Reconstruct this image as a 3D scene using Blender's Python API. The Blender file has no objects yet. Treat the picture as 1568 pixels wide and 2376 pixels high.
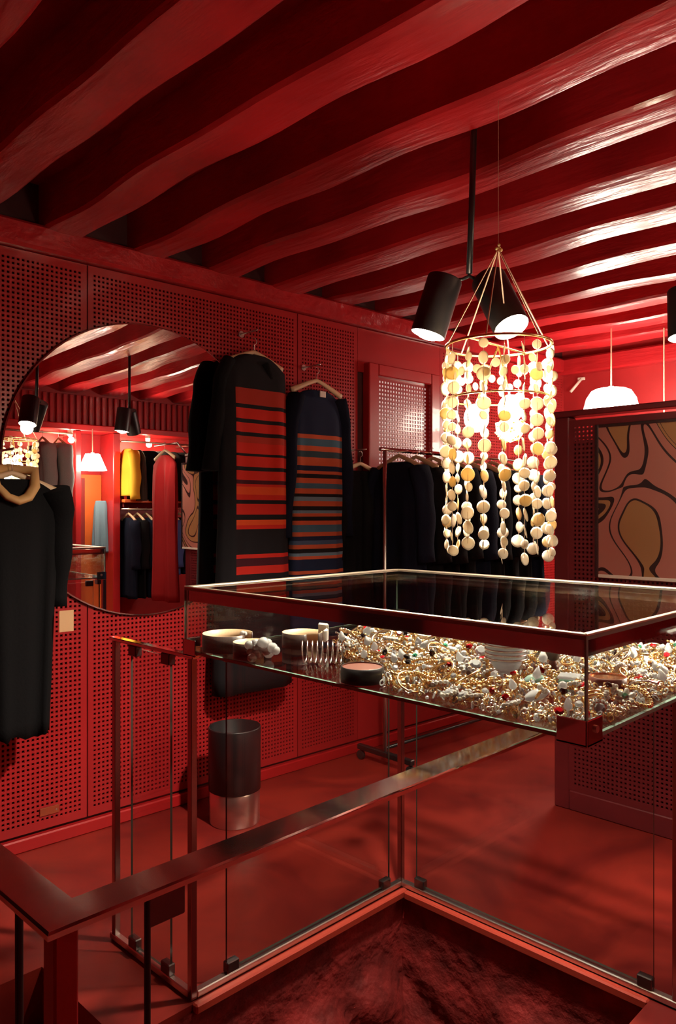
import bpy, math, random
import numpy as np
from mathutils import Vector, Matrix, Euler
R = math.radians
rnd = random.Random(7)
SC = bpy.context.scene
COL = SC.collection

# ------------------------------------------------------------------ camera, world, exposure
cam_d = bpy.data.cameras.new('camera')
cam = bpy.data.objects.new('camera', cam_d); COL.objects.link(cam)
cam.location = (0, 0, 1.5)
cam.rotation_euler = (R(90), 0, R(44.5 - 90))
cam_d.sensor_fit = 'HORIZONTAL'; cam_d.sensor_width = 36.0
cam_d.lens = 1760.0 / 1568.0 * 36.0
cam_d.clip_start = 0.05
SC.camera = cam
wd = bpy.data.worlds.new('world'); SC.world = wd; wd.use_nodes = True
wd.node_tree.nodes['Background'].inputs[0].default_value = (0.02, 0.008, 0.008, 1)
wd.node_tree.nodes['Background'].inputs[1].default_value = 0.3
SC.view_settings.view_transform = 'Standard'; SC.view_settings.look = 'None'
SC.view_settings.gamma = 1.0; SC.view_settings.use_curve_mapping = False
SC.view_settings.exposure = 0.0
cy = SC.cycles
cy.max_bounces = 7; cy.diffuse_bounces = 3; cy.glossy_bounces = 5; cy.transmission_bounces = 4
cy.adaptive_threshold = .025; cy.transparent_max_bounces = 20; cy.caustics_reflective = False; cy.caustics_refractive = False
cy.sample_clamp_indirect = 8.0; cy.use_denoising = True; cy.use_light_tree = False

SPOT_W = 250.0; BULB_W = 9.0; DOME_W = 26.0; TRACK_W = 24.0

def point_light(name, loc, watts, color=(1, .8, .58), size=.03, parent=None):
    l = bpy.data.lights.new(name, 'POINT'); l.energy = watts; l.color = color; l.shadow_soft_size = size
    o = bpy.data.objects.new(name, l); COL.objects.link(o); o.location = loc
    if parent: o.parent = parent
    return o

def spot_light(name, loc, to, watts, angle=100, blend=.6, color=(1, .87, .70), size=.03, parent=None):
    l = bpy.data.lights.new(name, 'SPOT'); l.energy = watts; l.color = color; l.shadow_soft_size = size
    l.spot_size = R(angle); l.spot_blend = blend
    o = bpy.data.objects.new(name, l); COL.objects.link(o); o.location = loc
    o.rotation_euler = (Vector(to) - Vector(loc)).to_track_quat('-Z', 'Y').to_euler()
    if parent: o.parent = parent
    return o

# ------------------------------------------------------------------ materials
MAT = {}
def nt(name):
    m = bpy.data.materials.new(name); m.use_nodes = True
    t = m.node_tree; b = t.nodes['Principled BSDF']; MAT[name] = m
    return m, t, b
def noise_bump(t, b, scale, strength, dist=.01, stretch=None, detail=4):
    tc = t.nodes.new('ShaderNodeTexCoord'); n = t.nodes.new('ShaderNodeTexNoise')
    n.inputs['Scale'].default_value = scale; n.inputs['Detail'].default_value = detail
    if stretch:
        mp = t.nodes.new('ShaderNodeMapping'); mp.inputs['Scale'].default_value = stretch
        t.links.new(tc.outputs['Object'], mp.inputs[0]); t.links.new(mp.outputs[0], n.inputs[0])
    else:
        t.links.new(tc.outputs['Object'], n.inputs[0])
    bp = t.nodes.new('ShaderNodeBump'); bp.inputs['Strength'].default_value = strength; bp.inputs['Distance'].default_value = dist
    t.links.new(n.outputs[0], bp.inputs['Height']); t.links.new(bp.outputs[0], b.inputs['Normal']); t.links.new(bp.outputs[0], b.inputs['Coat Normal'])
    return n
def pbr(name, col, rough=.5, metal=0, bump=None, coat=0, var=0, spec=.5, **k):
    m, t, b = nt(name)
    b.inputs['Base Color'].default_value = (*col, 1); b.inputs['Roughness'].default_value = rough
    b.inputs['Metallic'].default_value = metal; b.inputs['Coat Weight'].default_value = coat
    b.inputs['Coat Roughness'].default_value = .08; b.inputs['Specular IOR Level'].default_value = spec
    n = None
    if bump: n = noise_bump(t, b, *bump)
    if var:
        tc = t.nodes.new('ShaderNodeTexCoord'); nn = t.nodes.new('ShaderNodeTexNoise'); nn.inputs['Scale'].default_value = k.get('vs', 3); nn.inputs['Detail'].default_value = 5
        t.links.new(tc.outputs['Object'], nn.inputs[0])
        r = t.nodes.new('ShaderNodeValToRGB')
        r.color_ramp.elements[0].position = .32; r.color_ramp.elements[1].position = .7
        r.color_ramp.elements[0].color = (*[c * (1 - var) for c in col], 1); r.color_ramp.elements[1].color = (*[min(1, c * (1 + var)) for c in col], 1)
        t.links.new(nn.outputs[0], r.inputs[0]); t.links.new(r.outputs[0], b.inputs['Base Color'])
    return m
def emit(name, col, s):
    m, t, b = nt(name)
    b.inputs['Base Color'].default_value = (*col, 1); b.inputs['Emission Color'].default_value = (*col, 1); b.inputs['Emission Strength'].default_value = s
    return m
def glass(name, tint, ior=1.5, extra=0.0):
    # thin clear sheet: fresnel mix of straight transmission and mirror reflection
    m = bpy.data.materials.new(name); m.use_nodes = True; t = m.node_tree; t.nodes.clear(); MAT[name] = m
    o = t.nodes.new('ShaderNodeOutputMaterial'); mx = t.nodes.new('ShaderNodeMixShader'); fr = t.nodes.new('ShaderNodeFresnel')
    tr = t.nodes.new('ShaderNodeBsdfTransparent'); gl = t.nodes.new('ShaderNodeBsdfGlossy')
    ge = t.nodes.new('ShaderNodeNewGeometry'); mi = t.nodes.new('ShaderNodeMix'); mi.inputs[2].default_value = ior; mi.inputs[3].default_value = 1 / ior   # same index on both faces of the sheet
    t.links.new(ge.outputs['Backfacing'], mi.inputs[0]); t.links.new(mi.outputs[0], fr.inputs['IOR'])
    tr.inputs[0].default_value = (*tint, 1); gl.inputs['Roughness'].default_value = .0
    t.links.new(fr.outputs[0], mx.inputs[0]); t.links.new(tr.outputs[0], mx.inputs[1]); t.links.new(gl.outputs[0], mx.inputs[2]); t.links.new(mx.outputs[0], o.inputs[0])
    return m

RED = (.38, .018, .020)
pbr('wall_red', RED, .42, bump=(30, .15, .004), var=.15)
pbr('perf_red', (.38, .017, .019), .3, bump=(9, .08, .01), coat=.25, var=.12, vs=1.2)
pbr('back_red', (.05, .004, .005), .7)
pbr('beam_red', (.43, .013, .017), .40, bump=(13, .35, .02, (1.8, .35, 1.8), 8), coat=.55, var=.2, spec=.3)
pbr('ceil_red', (.34, .010, .012), .5, bump=(12, .4, .01))
pbr('trim_red', (.42, .012, .014), .33, bump=(6, .3, .01), coat=.3)
pbr('nosing', (.44, .05, .03), .35, coat=.2)
pbr('stone_red', (.24, .018, .017), .6, bump=(22, .6, .02), var=.45, vs=9)
pbr('stair_red', (.36, .016, .013), .5, bump=(14, .3, .01), var=.3)
pbr('chrome', (.80, .78, .75), .07, 1)
pbr('steel', (.66, .62, .58), .3, 1, bump=(60, .05, .002))
pbr('rail_chrome', (.86, .82, .78), .10, 1, bump=(5, .05, .01))
pbr('brass_rail', (.85, .76, .6), .38, 1)
pbr('maroon', (.15, .016, .020), .35, coat=.2, var=.1)
pbr('dark_steel', (.16, .13, .13), .25, .9)
pbr('black', (.012, .011, .012), .38)
pbr('bin_black', (.008, .006, .007), .42)
pbr('post_steel', (.42, .35, .33), .22, 1)
pbr('guard_edge', (.05, .055, .045), .2)
pbr('bin_steel', (.72, .62, .56), .28, 1, bump=(40, .2, .004, (1, 1, .02)))
pbr('gold', (1.0, .72, .32), .27, 1)
pbr('pale_gold', (1.0, .88, .64), .27, 1)
pbr('silver', (.95, .94, .91), .25, 1)
pbr('copper', (.75, .32, .16), .2, 1)
pbr('pearl', (.92, .88, .80), .18, coat=.6)
pbr('gem_red', (.42, .008, .012), .05, coat=1)
pbr('gem_black', (.010, .009, .010), .05, coat=1)
pbr('gem_green', (.03, .22, .12), .06, coat=1)
pbr('gem_mint', (.55, .80, .66), .08, coat=1)
pbr('crystal', (.95, .96, .95), .05, coat=1)
pbr('leather_tan', (.72, .50, .30), .45)
pbr('leather_dark', (.055, .035, .028), .4, bump=(60, .2, .003))
pbr('leather_black', (.012, .010, .010), .4)
pbr('box_brown', (.20, .055, .03), .4)
pbr('wood_pale', (.66, .45, .26), .5, bump=(20, .1, .004))
pbr('tan_lining', (.50, .28, .10), .6)
pbr('tag_card', (.52, .30, .15), .55)
pbr('cloth_black', (.0062, .0060, .0068), .95, bump=(90, .4, .004), spec=.1)
pbr('cloth_navy', (.007, .009, .019), .95, bump=(90, .4, .004), spec=.1)
pbr('cloth_blue', (.045, .07, .20), .85, spec=.2)
pbr('cloth_grey', (.30, .31, .30), .9, bump=(120, .5, .004), spec=.2)
pbr('cloth_red', (.34, .012, .014), .8, spec=.2)
pbr('cloth_yellow', (.75, .42, .03), .8, spec=.2)
pbr('cloth_brown', (.05, .035, .026), .9, spec=.2)
pbr('cloth_teal', (.16, .27, .33), .8, spec=.2)
pbr('cloth_white', (.75, .70, .62), .8, spec=.2)
pbr('door_orange', (.75, .16, .03), .45, var=.1)
pbr('door_strip', (.22, .015, .012), .45)
pbr('rubber', (.015, .014, .014), .7)
pbr('cord', (.75, .55, .38), .6)
pbr('ivory', (.8, .72, .6), .4)
emit('bulb', (1, .86, .66), 60)
emit('bulb_soft', (1, .80, .55), 22)
emit('opal', (1, .88, .72), 38)
emit('window_glow', (1, .82, .74), .45)
glass('case_glass', (.965, .975, .968))
glass('guard_glass', (.955, .965, .955))
pbr('glass_edge', (.36, .55, .45), .15, coat=1)
pbr('mirror', (.92, .92, .92), .0, 1)
# shell discs: part translucent, part glossy
m, t, b = nt('shell')
b.inputs['Base Color'].default_value = (.93, .87, .76, 1); b.inputs['Roughness'].default_value = .2; b.inputs['Coat Weight'].default_value = .5
tl = t.nodes.new('ShaderNodeBsdfTranslucent'); tl.inputs[0].default_value = (.95, .85, .65, 1)
mx = t.nodes.new('ShaderNodeMixShader'); mx.inputs[0].default_value = .5
out = t.nodes['Material Output']
t.links.new(b.outputs[0], mx.inputs[1]); t.links.new(tl.outputs[0], mx.inputs[2]); t.links.new(mx.outputs[0], out.inputs[0])
m, t, b = nt('shell_gold')
b.inputs['Base Color'].default_value = (.86, .68, .36, 1); b.inputs['Roughness'].default_value = .25; b.inputs['Coat Weight'].default_value = .5
tl = t.nodes.new('ShaderNodeBsdfTranslucent'); tl.inputs[0].default_value = (.90, .72, .38, 1)
mx = t.nodes.new('ShaderNodeMixShader'); mx.inputs[0].default_value = .45
t.links.new(b.outputs[0], mx.inputs[1]); t.links.new(tl.outputs[0], mx.inputs[2]); t.links.new(mx.outputs[0], t.nodes['Material Output'].inputs[0])
def see_through(name, col, fac):
    m_ = MAT[name]; t_ = m_.node_tree; a = t_.nodes.new('ShaderNodeBsdfTranslucent'); a.inputs[0].default_value = (*col, 1)
    x = t_.nodes.new('ShaderNodeMixShader'); x.inputs[0].default_value = fac; o_ = t_.nodes['Material Output']
    t_.links.new(t_.nodes['Principled BSDF'].outputs[0], x.inputs[1]); t_.links.new(a.outputs[0], x.inputs[2]); t_.links.new(x.outputs[0], o_.inputs[0])
see_through('crystal', (.97, .97, .95), .55); see_through('gem_mint', (.6, .9, .75), .5); see_through('pearl', (.95, .9, .8), .3)
# polished red concrete floor
m, t, b = nt('floor_red')
tc = t.nodes.new('ShaderNodeTexCoord'); n1 = t.nodes.new('ShaderNodeTexNoise'); n1.inputs['Scale'].default_value = 2.2; n1.inputs['Detail'].default_value = 7; n1.inputs['Distortion'].default_value = 1.4
t.links.new(tc.outputs['Object'], n1.inputs[0])
r = t.nodes.new('ShaderNodeValToRGB'); r.color_ramp.elements[0].position = .3; r.color_ramp.elements[1].position = .72
r.color_ramp.elements[0].color = (.13, .009, .008, 1); r.color_ramp.elements[1].color = (.31, .024, .014, 1)
t.links.new(n1.outputs[0], r.inputs[0]); t.links.new(r.outputs[0], b.inputs['Base Color'])
mr = t.nodes.new('ShaderNodeMapRange'); mr.inputs['To Min'].default_value = .28; mr.inputs['To Max'].default_value = .5
t.links.new(n1.outputs[0], mr.inputs[0]); t.links.new(mr.outputs[0], b.inputs['Roughness'])
bp = t.nodes.new('ShaderNodeBump'); bp.inputs['Strength'].default_value = .15; bp.inputs['Distance'].default_value = .01
t.links.new(n1.outputs[0], bp.inputs['Height']); t.links.new(bp.outputs[0], b.inputs['Normal'])
# abstract print: flowing bands of tan and dusty pink between dark brush lines
m, t, b = nt('print')
b.inputs['Roughness'].default_value = .3; b.inputs['Coat Weight'].default_value = .3
tc = t.nodes.new('ShaderNodeTexCoord'); n1 = t.nodes.new('ShaderNodeTexNoise'); n1.inputs['Scale'].default_value = 2.3; n1.inputs['Detail'].default_value = .6; n1.inputs['Distortion'].default_value = .9
t.links.new(tc.outputs['Object'], n1.inputs[0])
r = t.nodes.new('ShaderNodeValToRGB'); r.color_ramp.interpolation = 'CONSTANT'
PINK = (.46, .17, .13, 1); TAN = (.40, .20, .085, 1); DK = (.03, .012, .012, 1)
st = [(0, TAN), (.36, DK), (.375, TAN), (.425, DK), (.44, PINK), (.53, DK), (.545, PINK), (.60, DK), (.63, TAN), (.66, DK), (.68, PINK)]
while len(r.color_ramp.elements) < len(st): r.color_ramp.elements.new(.5)
for e, (p, c) in zip(r.color_ramp.elements, st): e.position = p; e.color = c
t.links.new(n1.outputs[0], r.inputs[0]); t.links.new(r.outputs[0], b.inputs['Base Color'])

def stripes(name, base, L, bands, panel=None):
    """horizontal knitted stripes on cloth: bands = [(depth below shoulder, colour)], kept inside |x - x0| < w when panel is given"""
    m, t, b = nt(name); b.inputs['Roughness'].default_value = .9; b.inputs['Specular IOR Level'].default_value = .2
    tc = t.nodes.new('ShaderNodeTexCoord'); sx = t.nodes.new('ShaderNodeSeparateXYZ'); t.links.new(tc.outputs['Object'], sx.inputs[0])
    mr = t.nodes.new('ShaderNodeMapRange'); mr.inputs['From Min'].default_value = 0; mr.inputs['From Max'].default_value = -L
    t.links.new(sx.outputs['Z'], mr.inputs[0])
    def ramp(bs):
        r = t.nodes.new('ShaderNodeValToRGB'); r.color_ramp.interpolation = 'CONSTANT'
        while len(r.color_ramp.elements) < len(bs): r.color_ramp.elements.new(.5)
        for e, (p, c) in zip(r.color_ramp.elements, bs): e.position = p / L; e.color = (*c, 1)
        t.links.new(mr.outputs[0], r.inputs[0]); return r
    half = bands[:30]; rest = bands[30:]
    r1 = ramp(half); outc = r1.outputs[0]
    if rest:
        r2 = ramp([(0, base)] + rest); gt = t.nodes.new('ShaderNodeMath'); gt.operation = 'GREATER_THAN'; gt.inputs[1].default_value = rest[0][0] / L
        t.links.new(mr.outputs[0], gt.inputs[0]); mxc = t.nodes.new('ShaderNodeMix'); mxc.data_type = 'RGBA'
        t.links.new(gt.outputs[0], mxc.inputs[0]); t.links.new(r1.outputs[0], mxc.inputs[6]); t.links.new(r2.outputs[0], mxc.inputs[7]); outc = mxc.outputs[2]
    if panel:
        x0, w = panel
        su = t.nodes.new('ShaderNodeMath'); su.operation = 'SUBTRACT'; su.inputs[1].default_value = x0; t.links.new(sx.outputs['X'], su.inputs[0])
        ab = t.nodes.new('ShaderNodeMath'); ab.operation = 'ABSOLUTE'; t.links.new(su.outputs[0], ab.inputs[0])
        lt = t.nodes.new('ShaderNodeMath'); lt.operation = 'LESS_THAN'; lt.inputs[1].default_value = w; t.links.new(ab.outputs[0], lt.inputs[0])
        mxc = t.nodes.new('ShaderNodeMix'); mxc.data_type = 'RGBA'; mxc.inputs[6].default_value = (*base, 1)
        t.links.new(lt.outputs[0], mxc.inputs[0]); t.links.new(outc, mxc.inputs[7]); outc = mxc.outputs[2]
    t.links.new(outc, b.inputs['Base Color'])
    return m

# ------------------------------------------------------------------ mesh helpers
class MB:
    def __init__(s): s.v = []; s.f = []; s.m = []
    def add(s, vs, fs, mi=0):
        o = len(s.v); s.v += [tuple(p) for p in vs]; s.f += [tuple(i + o for i in f) for f in fs]; s.m += [mi] * len(fs); return s
    def box(s, x0, x1, y0, y1, z0, z1, mi=0, edge_mi=None, thin=None):
        vs = [(x0, y0, z0), (x1, y0, z0), (x1, y1, z0), (x0, y1, z0), (x0, y0, z1), (x1, y0, z1), (x1, y1, z1), (x0, y1, z1)]
        fs = [(0, 3, 2, 1), (4, 5, 6, 7), (0, 1, 5, 4), (2, 3, 7, 6), (1, 2, 6, 5), (3, 0, 4, 7)]
        s.add(vs, fs, mi)
        if edge_mi is not None:
            big = {'z': (0, 1), 'y': (2, 3), 'x': (4, 5)}[thin]
            for k in range(6):
                if k not in big: s.m[-6 + k] = edge_mi
        return s
    def bbox(s, x0, x1, y0, y1, z0, z1, b=.004, mi=0):
        """box with chamfered edges"""
        vs = []; idx = {}
        xs, ys, zs = (x0, x1), (y0, y1), (z0, z1)
        for i in (0, 1):
            for j in (0, 1):
                for k in (0, 1):
                    sx, sy, sz = (1, -1)[i], (1, -1)[j], (1, -1)[k]
                    for a in range(3):
                        p = [xs[i] + sx * b, ys[j] + sy * b, zs[k] + sz * b]
                        p[a] = (xs[i], ys[j], zs[k])[a]
                        idx[i, j, k, a] = len(vs); vs.append(p)
        fs = []
        for a in range(3):
            o1, o2 = [q for q in range(3) if q != a]
            for e in (0, 1):
                loop = []
                for p, q in ((0, 0), (1, 0), (1, 1), (0, 1)):
                    c = [0, 0, 0]; c[a] = e; c[o1] = p; c[o2] = q; loop.append(idx[(*c, a)])
                fs.append(tuple(loop))
        for a in range(3):   # edges along axis a
            o1, o2 = [q for q in range(3) if q != a]
            for p in (0, 1):
                for q in (0, 1):
                    c0 = [0, 0, 0]; c1 = [0, 0, 0]; c1[a] = 1
                    for c in (c0, c1): c[o1] = p; c[o2] = q
                    fs.append((idx[(*c0, o1)], idx[(*c1, o1)], idx[(*c1, o2)], idx[(*c0, o2)]))
        for i in (0, 1):
            for j in (0, 1):
                for k in (0, 1): fs.append((idx[i, j, k, 0], idx[i, j, k, 1], idx[i, j, k, 2]))
        return s.add(vs, fs, mi)
    def loft(s, rings, caps=True, closed=False, mi=0):
        n = len(rings[0]); vs = [p for r in rings for p in r]; fs = []
        K = len(rings)
        for a in range(K if closed else K - 1):
            for i in range(n):
                j = (i + 1) % n; b2 = (a + 1) % K
                fs.append((a * n + i, a * n + j, b2 * n + j, b2 * n + i))
        if caps and not closed:
            fs.append(tuple(range(n - 1, -1, -1))); fs.append(tuple((K - 1) * n + i for i in range(n)))
        return s.add(vs, fs, mi)
    def tube(s, pts, r, n=8, closed=False, flat=1.0, mi=0, caps=True):
        P = [Vector(p) for p in pts]; K = len(P); rings = []
        up = Vector((0, 0, 1)); prev = None
        for k in range(K):
            if closed: d = P[(k + 1) % K] - P[k - 1]
            else: d = P[min(k + 1, K - 1)] - P[max(k - 1, 0)]
            d.normalize()
            if prev is None:
                a = d.cross(up)
                if a.length < 1e-3: a = d.cross(Vector((1, 0, 0)))
                a.normalize()
            else:
                a = prev - d * prev.dot(d); a.normalize()
            prev = a; b = a.cross(d)
            rr = r[k] if isinstance(r, (list, tuple)) else r
            rings.append([P[k] + a * (rr * math.cos(2 * math.pi * i / n)) + b * (rr * flat * math.sin(2 * math.pi * i / n)) for i in range(n)])
        return s.loft(rings, caps, closed, mi)
    def cyl(s, p0, p1, r0, r1=None, n=16, mi=0, caps=True):
        return s.tube([p0, p1], [r0, r0 if r1 is None else r1], n, mi=mi, caps=caps)
    def lathe(s, prof, n=24, c=(0, 0, 0), mi=0, caps=False):
        rings = [[(c[0] + r * math.cos(2 * math.pi * i / n), c[1] + r * math.sin(2 * math.pi * i / n), c[2] + z) for i in range(n)] for r, z in prof]
        return s.loft(rings, caps, False, mi)
    def torus(s, c, R_, r, n=24, k=8, mi=0, sy=1.0):
        return s.tube([(c[0] + R_ * math.cos(2 * math.pi * i / n), c[1] + R_ * sy * math.sin(2 * math.pi * i / n), c[2]) for i in range(n)], r, k, True, mi=mi)
    def ball(s, c, r, n=10, k=6, sz=1.0, mi=0):
        prof = [(max(1e-4, r * math.sin(math.pi * i / k)), -r * sz * math.cos(math.pi * i / k)) for i in range(k + 1)]
        return s.lathe(prof, n, c, mi)
    def gem(s, c, r, h, n=8, mi=0):
        return s.lathe([(1e-4, -h * .6), (r, 0), (r * .62, h * .4), (1e-4, h * .4)], n, c, mi)
    def xf(s, M):
        s.v = [tuple(M @ Vector(p)) for p in s.v]; return s
    def mesh(s, name, mats, smooth=False):
        me = bpy.data.meshes.new(name); me.from_pydata(s.v, [], s.f)
        for m_ in (mats if isinstance(mats, (list, tuple)) else [mats]): me.materials.append(MAT[m_])
        me.polygons.foreach_set('material_index', s.m)
        if smooth: me.polygons.foreach_set('use_smooth', [True] * len(s.f))
        me.update(); return me

def link(name, me, parent=None, loc=None, rot=None):
    o = bpy.data.objects.new(name, me); COL.objects.link(o)
    if parent is not None: o.parent = parent
    if loc is not None: o.location = loc
    if rot is not None: o.rotation_euler = rot
    return o
def part(name, mb, mats, parent=None, smooth=False, label=None):
    o = link(name, mb.mesh(name, mats, smooth), parent)
    if smooth == 'auto': pass
    if label: o['label'] = label
    return o
def tag(o, label, cat, group=None):
    o['label'] = label; o['category'] = cat
    if group: o['group'] = group
    return o
def thing(name, label, cat, loc=(0, 0, 0), rot=(0, 0, 0), group=None):
    o = bpy.data.objects.new(name, None); COL.objects.link(o); o.location = loc; o.rotation_euler = rot; o.empty_display_size = .05
    return tag(o, label, cat, group)
def struct(name, mb, mats, label, smooth=False, parent=None):
    o = part(name, mb, mats, parent, smooth); o['kind'] = 'structure'
    o['label'] = label
    return o
def copy_tree(o, parent=None):
    c = o.copy(); COL.objects.link(c); c.parent = parent
    for ch in [q for q in o.children if q.type != 'LIGHT']: copy_tree(ch, c)
    return c

# ------------------------------------------------------------------ the room
UB, UF, VR = -1.8, 5.9, -1.2
ZB, ZC = 2.76, 2.97            # underside of beams, boards between beams
PH = R(-2.72)                  # the panelled wall runs slightly askew
WO = Vector((2.03, 3.309, 0))
def W(s, off, z): return Vector((WO.x + s * math.cos(PH) + off * math.sin(PH), WO.y + s * math.sin(PH) - off * math.cos(PH), z))

# floor slab pieces around the stairwell
H0u, H1u, H0v, H1v = .47, 2.335, .95, 1.935
HB_u, HB_v = 1.10, 2.45
mb = MB()
def slab(u0, u1, v0, v1): mb.box(u0, u1, v0, v1, -.2, 0)
slab(UB, H0u, VR, 3.6); slab(H0u, UF + .1, VR, H0v); slab(H1u, UF + .1, H0v, H1v); slab(HB_u, UF + .1, H1v, HB_v); slab(H0u, UF + .1, HB_v, 3.6)
struct('floor', mb, 'floor_red', 'polished red concrete floor with cloudy swirls')

mb = MB(); mb.box(UB, UF + .1, VR, 3.7, ZC, ZC + .1)
ceiling = struct('ceiling', mb, 'ceil_red', 'dark red boarded ceiling between painted beams')
# hand hewn beams, each its own uneven mesh
k0 = 0
bc = [2.01 + .43 * k for k in range(-8, 10)]
for i, uc in enumerate(bc):
    if uc > UF - .12: continue
    g = random.Random(100 + i); rings = []
    N_ = 46; w = .094 + g.uniform(-.008, .014); ph = [g.uniform(0, 6.28) for _ in range(6)]
    for a in range(N_ + 1):
        q = a / N_; v = VR + (3.42 - VR) * q
        wob = .005 * math.sin(3.1 * v + ph[0]) + .003 * math.sin(7.3 * v + ph[1])
        ww = w + .003 * math.sin(2.3 * v + ph[2]) + .004 * math.sin(9 * v + ph[3])
        zz = ZB + .006 * math.sin(2.9 * v + ph[4]) + .004 * math.sin(8 * v + ph[5])
        b = .014
        rings.append([(uc + wob - ww, v, ZC + .02), (uc + wob - ww, v, zz + b), (uc + wob - ww + b, v, zz + .002), (uc + wob - ww * .4, v, zz - .002), (uc + wob + ww * .4, v, zz - .001), (uc + wob + ww - b, v, zz + .002), (uc + wob + ww, v, zz + b), (uc + wob + ww, v, ZC + .02)])
    mbb = MB(); mbb.loft(rings); part('beam', mbb, 'beam_red', ceiling)

def rough_wall(o0, o1, n, z0, z1, amp, seed, nx=70, nz=44, flat_above=None):
    """grid from o0 to o1 (plan points), bulging along n by sums of sines; smooth above flat_above"""
    g = random.Random(seed); W_ = [(g.uniform(2, 9), g.uniform(2, 9), g.uniform(0, 6.28), g.uniform(.4, 1)) for _ in range(9)]
    mbq = MB(); vs = []; L = (Vector(o1) - Vector(o0)).length
    for j in range(nz + 1):
        z = z0 + (z1 - z0) * j / nz
        for i in range(nx + 1):
            s_ = i / nx; p = Vector(o0).lerp(Vector(o1), s_)
            h = sum(c * math.sin(a * s_ * L * 1.7 + b_ * z * 1.7 + d) for a, b_, d, c in W_) / 4
            h = abs(h) ** .7 * amp
            if flat_above is not None: h *= max(0, min(1, (flat_above - z) / .12))
            vs.append((p.x + n[0] * h, p.y + n[1] * h, z))
    fs = [(j * (nx + 1) + i, j * (nx + 1) + i + 1, (j + 1) * (nx + 1) + i + 1, (j + 1) * (nx + 1) + i) for j in range(nz) for i in range(nx)]
    return mbq.add(vs, fs)
struct('wall_stairwell_far', rough_wall((.4, H1v - .006, 0), (H1u + .02, H1v - .006, 0), (0, -1), -1.7, -.02, .10, 3, flat_above=-.22), 'stone_red', 'rough red painted stone wall below the landing edge', True)
struct('wall_stairwell_right', rough_wall((H1u - .006, H1v + .02, 0), (H1u - .006, H0v - .1, 0), (-1, 0), -1.7, -.02, .07, 9, flat_above=-.2), 'stone_red', 'rough red stairwell wall under the right guard', True)
mb = MB(); mb.box(H0u - .05, H0u, .8, 2.6, -1.7, -.2); struct('wall_stairwell_left', mb, 'stair_red', 'red wall at the open side of the stairwell')
mb = MB(); mb.box(H0u, H1u, H0v - .05, H0v, -1.7, -.2); struct('wall_stairwell_near', mb, 'stair_red', 'red wall at the near side of the stairwell')
mb = MB(); mb.box(HB_u, HB_u + .05, H1v, HB_v, -1.7, -.2); mb.box(H0u, HB_u, HB_v, HB_v + .05, -1.7, -.2); struct('wall_stairwell_back', mb, 'stair_red', 'red wall behind the top of the stair')
mb = MB(); mb.box(.4, 2.4, .85, 2.5, -1.75, -1.7); struct('floor_lower', mb, 'floor_red', 'red floor at the foot of the stair')
stair = bpy.data.objects.new('staircase', None); COL.objects.link(stair); stair['kind'] = 'structure'; stair['label'] = 'red steps going down inside the glass guarded stairwell'
for k in range(6):
    v1 = HB_v - .25 * k; z = -.18 * (k + 1)
    mb = MB(); mb.bbox(H0u, HB_u, max(v1 - .27, H0v), v1, z - .12, z, .008); part('step', mb, 'stair_red', stair)

GU0_ = 1.35
# bright painted lip along the stairwell edge
mb = MB(); mb.bbox(GU0_ - .012, H1u + .02, H1v - .022, H1v + .004, -.026, .004, .005); struct('trim_1', mb, 'nosing', 'orange red lip along the far edge of the stairwell')
mb = MB(); mb.bbox(H1u - .022, H1u + .004, H0v, H1v - .024, -.026, .004, .005); struct('trim_2', mb, 'nosing', 'orange red lip along the right edge of the stairwell')

# ---- panelled wall: red sheet with a punched grid, backed by a dark board
PITCH, HOLE = .0215, .0112
def perforated(w, h, solid=.022, pitch=PITCH, hole=HOLE, depth=.004):
    nx = int((w - 2 * solid) / pitch); nz = int((h - 2 * solid) / pitch)
    x0 = (w - nx * pitch) / 2; z0 = (h - nz * pitch) / 2
    V = []; Fq = []
    gi = lambda i, j: j * (nx + 1) + i
    for j in range(nz + 1):
        for i in range(nx + 1): V.append((x0 + i * pitch, 0, z0 + j * pitch))
    base = len(V); q = hole / 2; q2 = q * .72
    for j in range(nz):
        for i in range(nx):
            cx = x0 + (i + .5) * pitch; cz = z0 + (j + .5) * pitch; b = len(V)
            V += [(cx - q, 0, cz - q), (cx + q, 0, cz - q), (cx + q, 0, cz + q), (cx - q, 0, cz + q),
                  (cx - q2, depth, cz - q2), (cx + q2, depth, cz - q2), (cx + q2, depth, cz + q2), (cx - q2, depth, cz + q2)]
            g = (gi(i, j), gi(i + 1, j), gi(i + 1, j + 1), gi(i, j + 1))
            for e in range(4):
                n_ = (e + 1) % 4
                Fq.append((g[e], g[n_], b + n_, b + e)); Fq.append((b + e, b + n_, b + 4 + n_, b + 4 + e))
    mbp = MB(); mbp.add(V, Fq)
    X1 = x0 + nx * pitch; Z1 = z0 + nz * pitch
    for (a, b_, c, d) in ((0, w, 0, z0), (0, w, Z1, h), (0, x0, z0, Z1), (X1, w, z0, Z1)):
        mbp.add([(a, 0, c), (b_, 0, c), (b_, 0, d), (a, 0, d)], [(0, 1, 2, 3)])
    # folded rim
    for (a, b_, c, d) in ((0, w, 0, 0), (0, w, h, h)):
        mbp.add([(a, 0, c), (b_, 0, c), (b_, .014, c), (a, .014, c)], [(0, 1, 2, 3)])
    for a in (0, w):
        mbp.add([(a, 0, 0), (a, 0, h), (a, .014, h), (a, .014, 0)], [(0, 1, 2, 3)])
    return mbp
wl = bpy.data.objects.new('wall_left', None); COL.objects.link(wl); wl['kind'] = 'structure'; wl['label'] = 'long red wall of perforated metal panels'
wl.location = WO; wl.rotation_euler = (0, 0, PH)
mb = MB(); mb.box(-4.2, 4.1, .016, .12, 0, 3.05); part('backing_board', mb, 'back_red', wl)
pcache = {}
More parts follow.
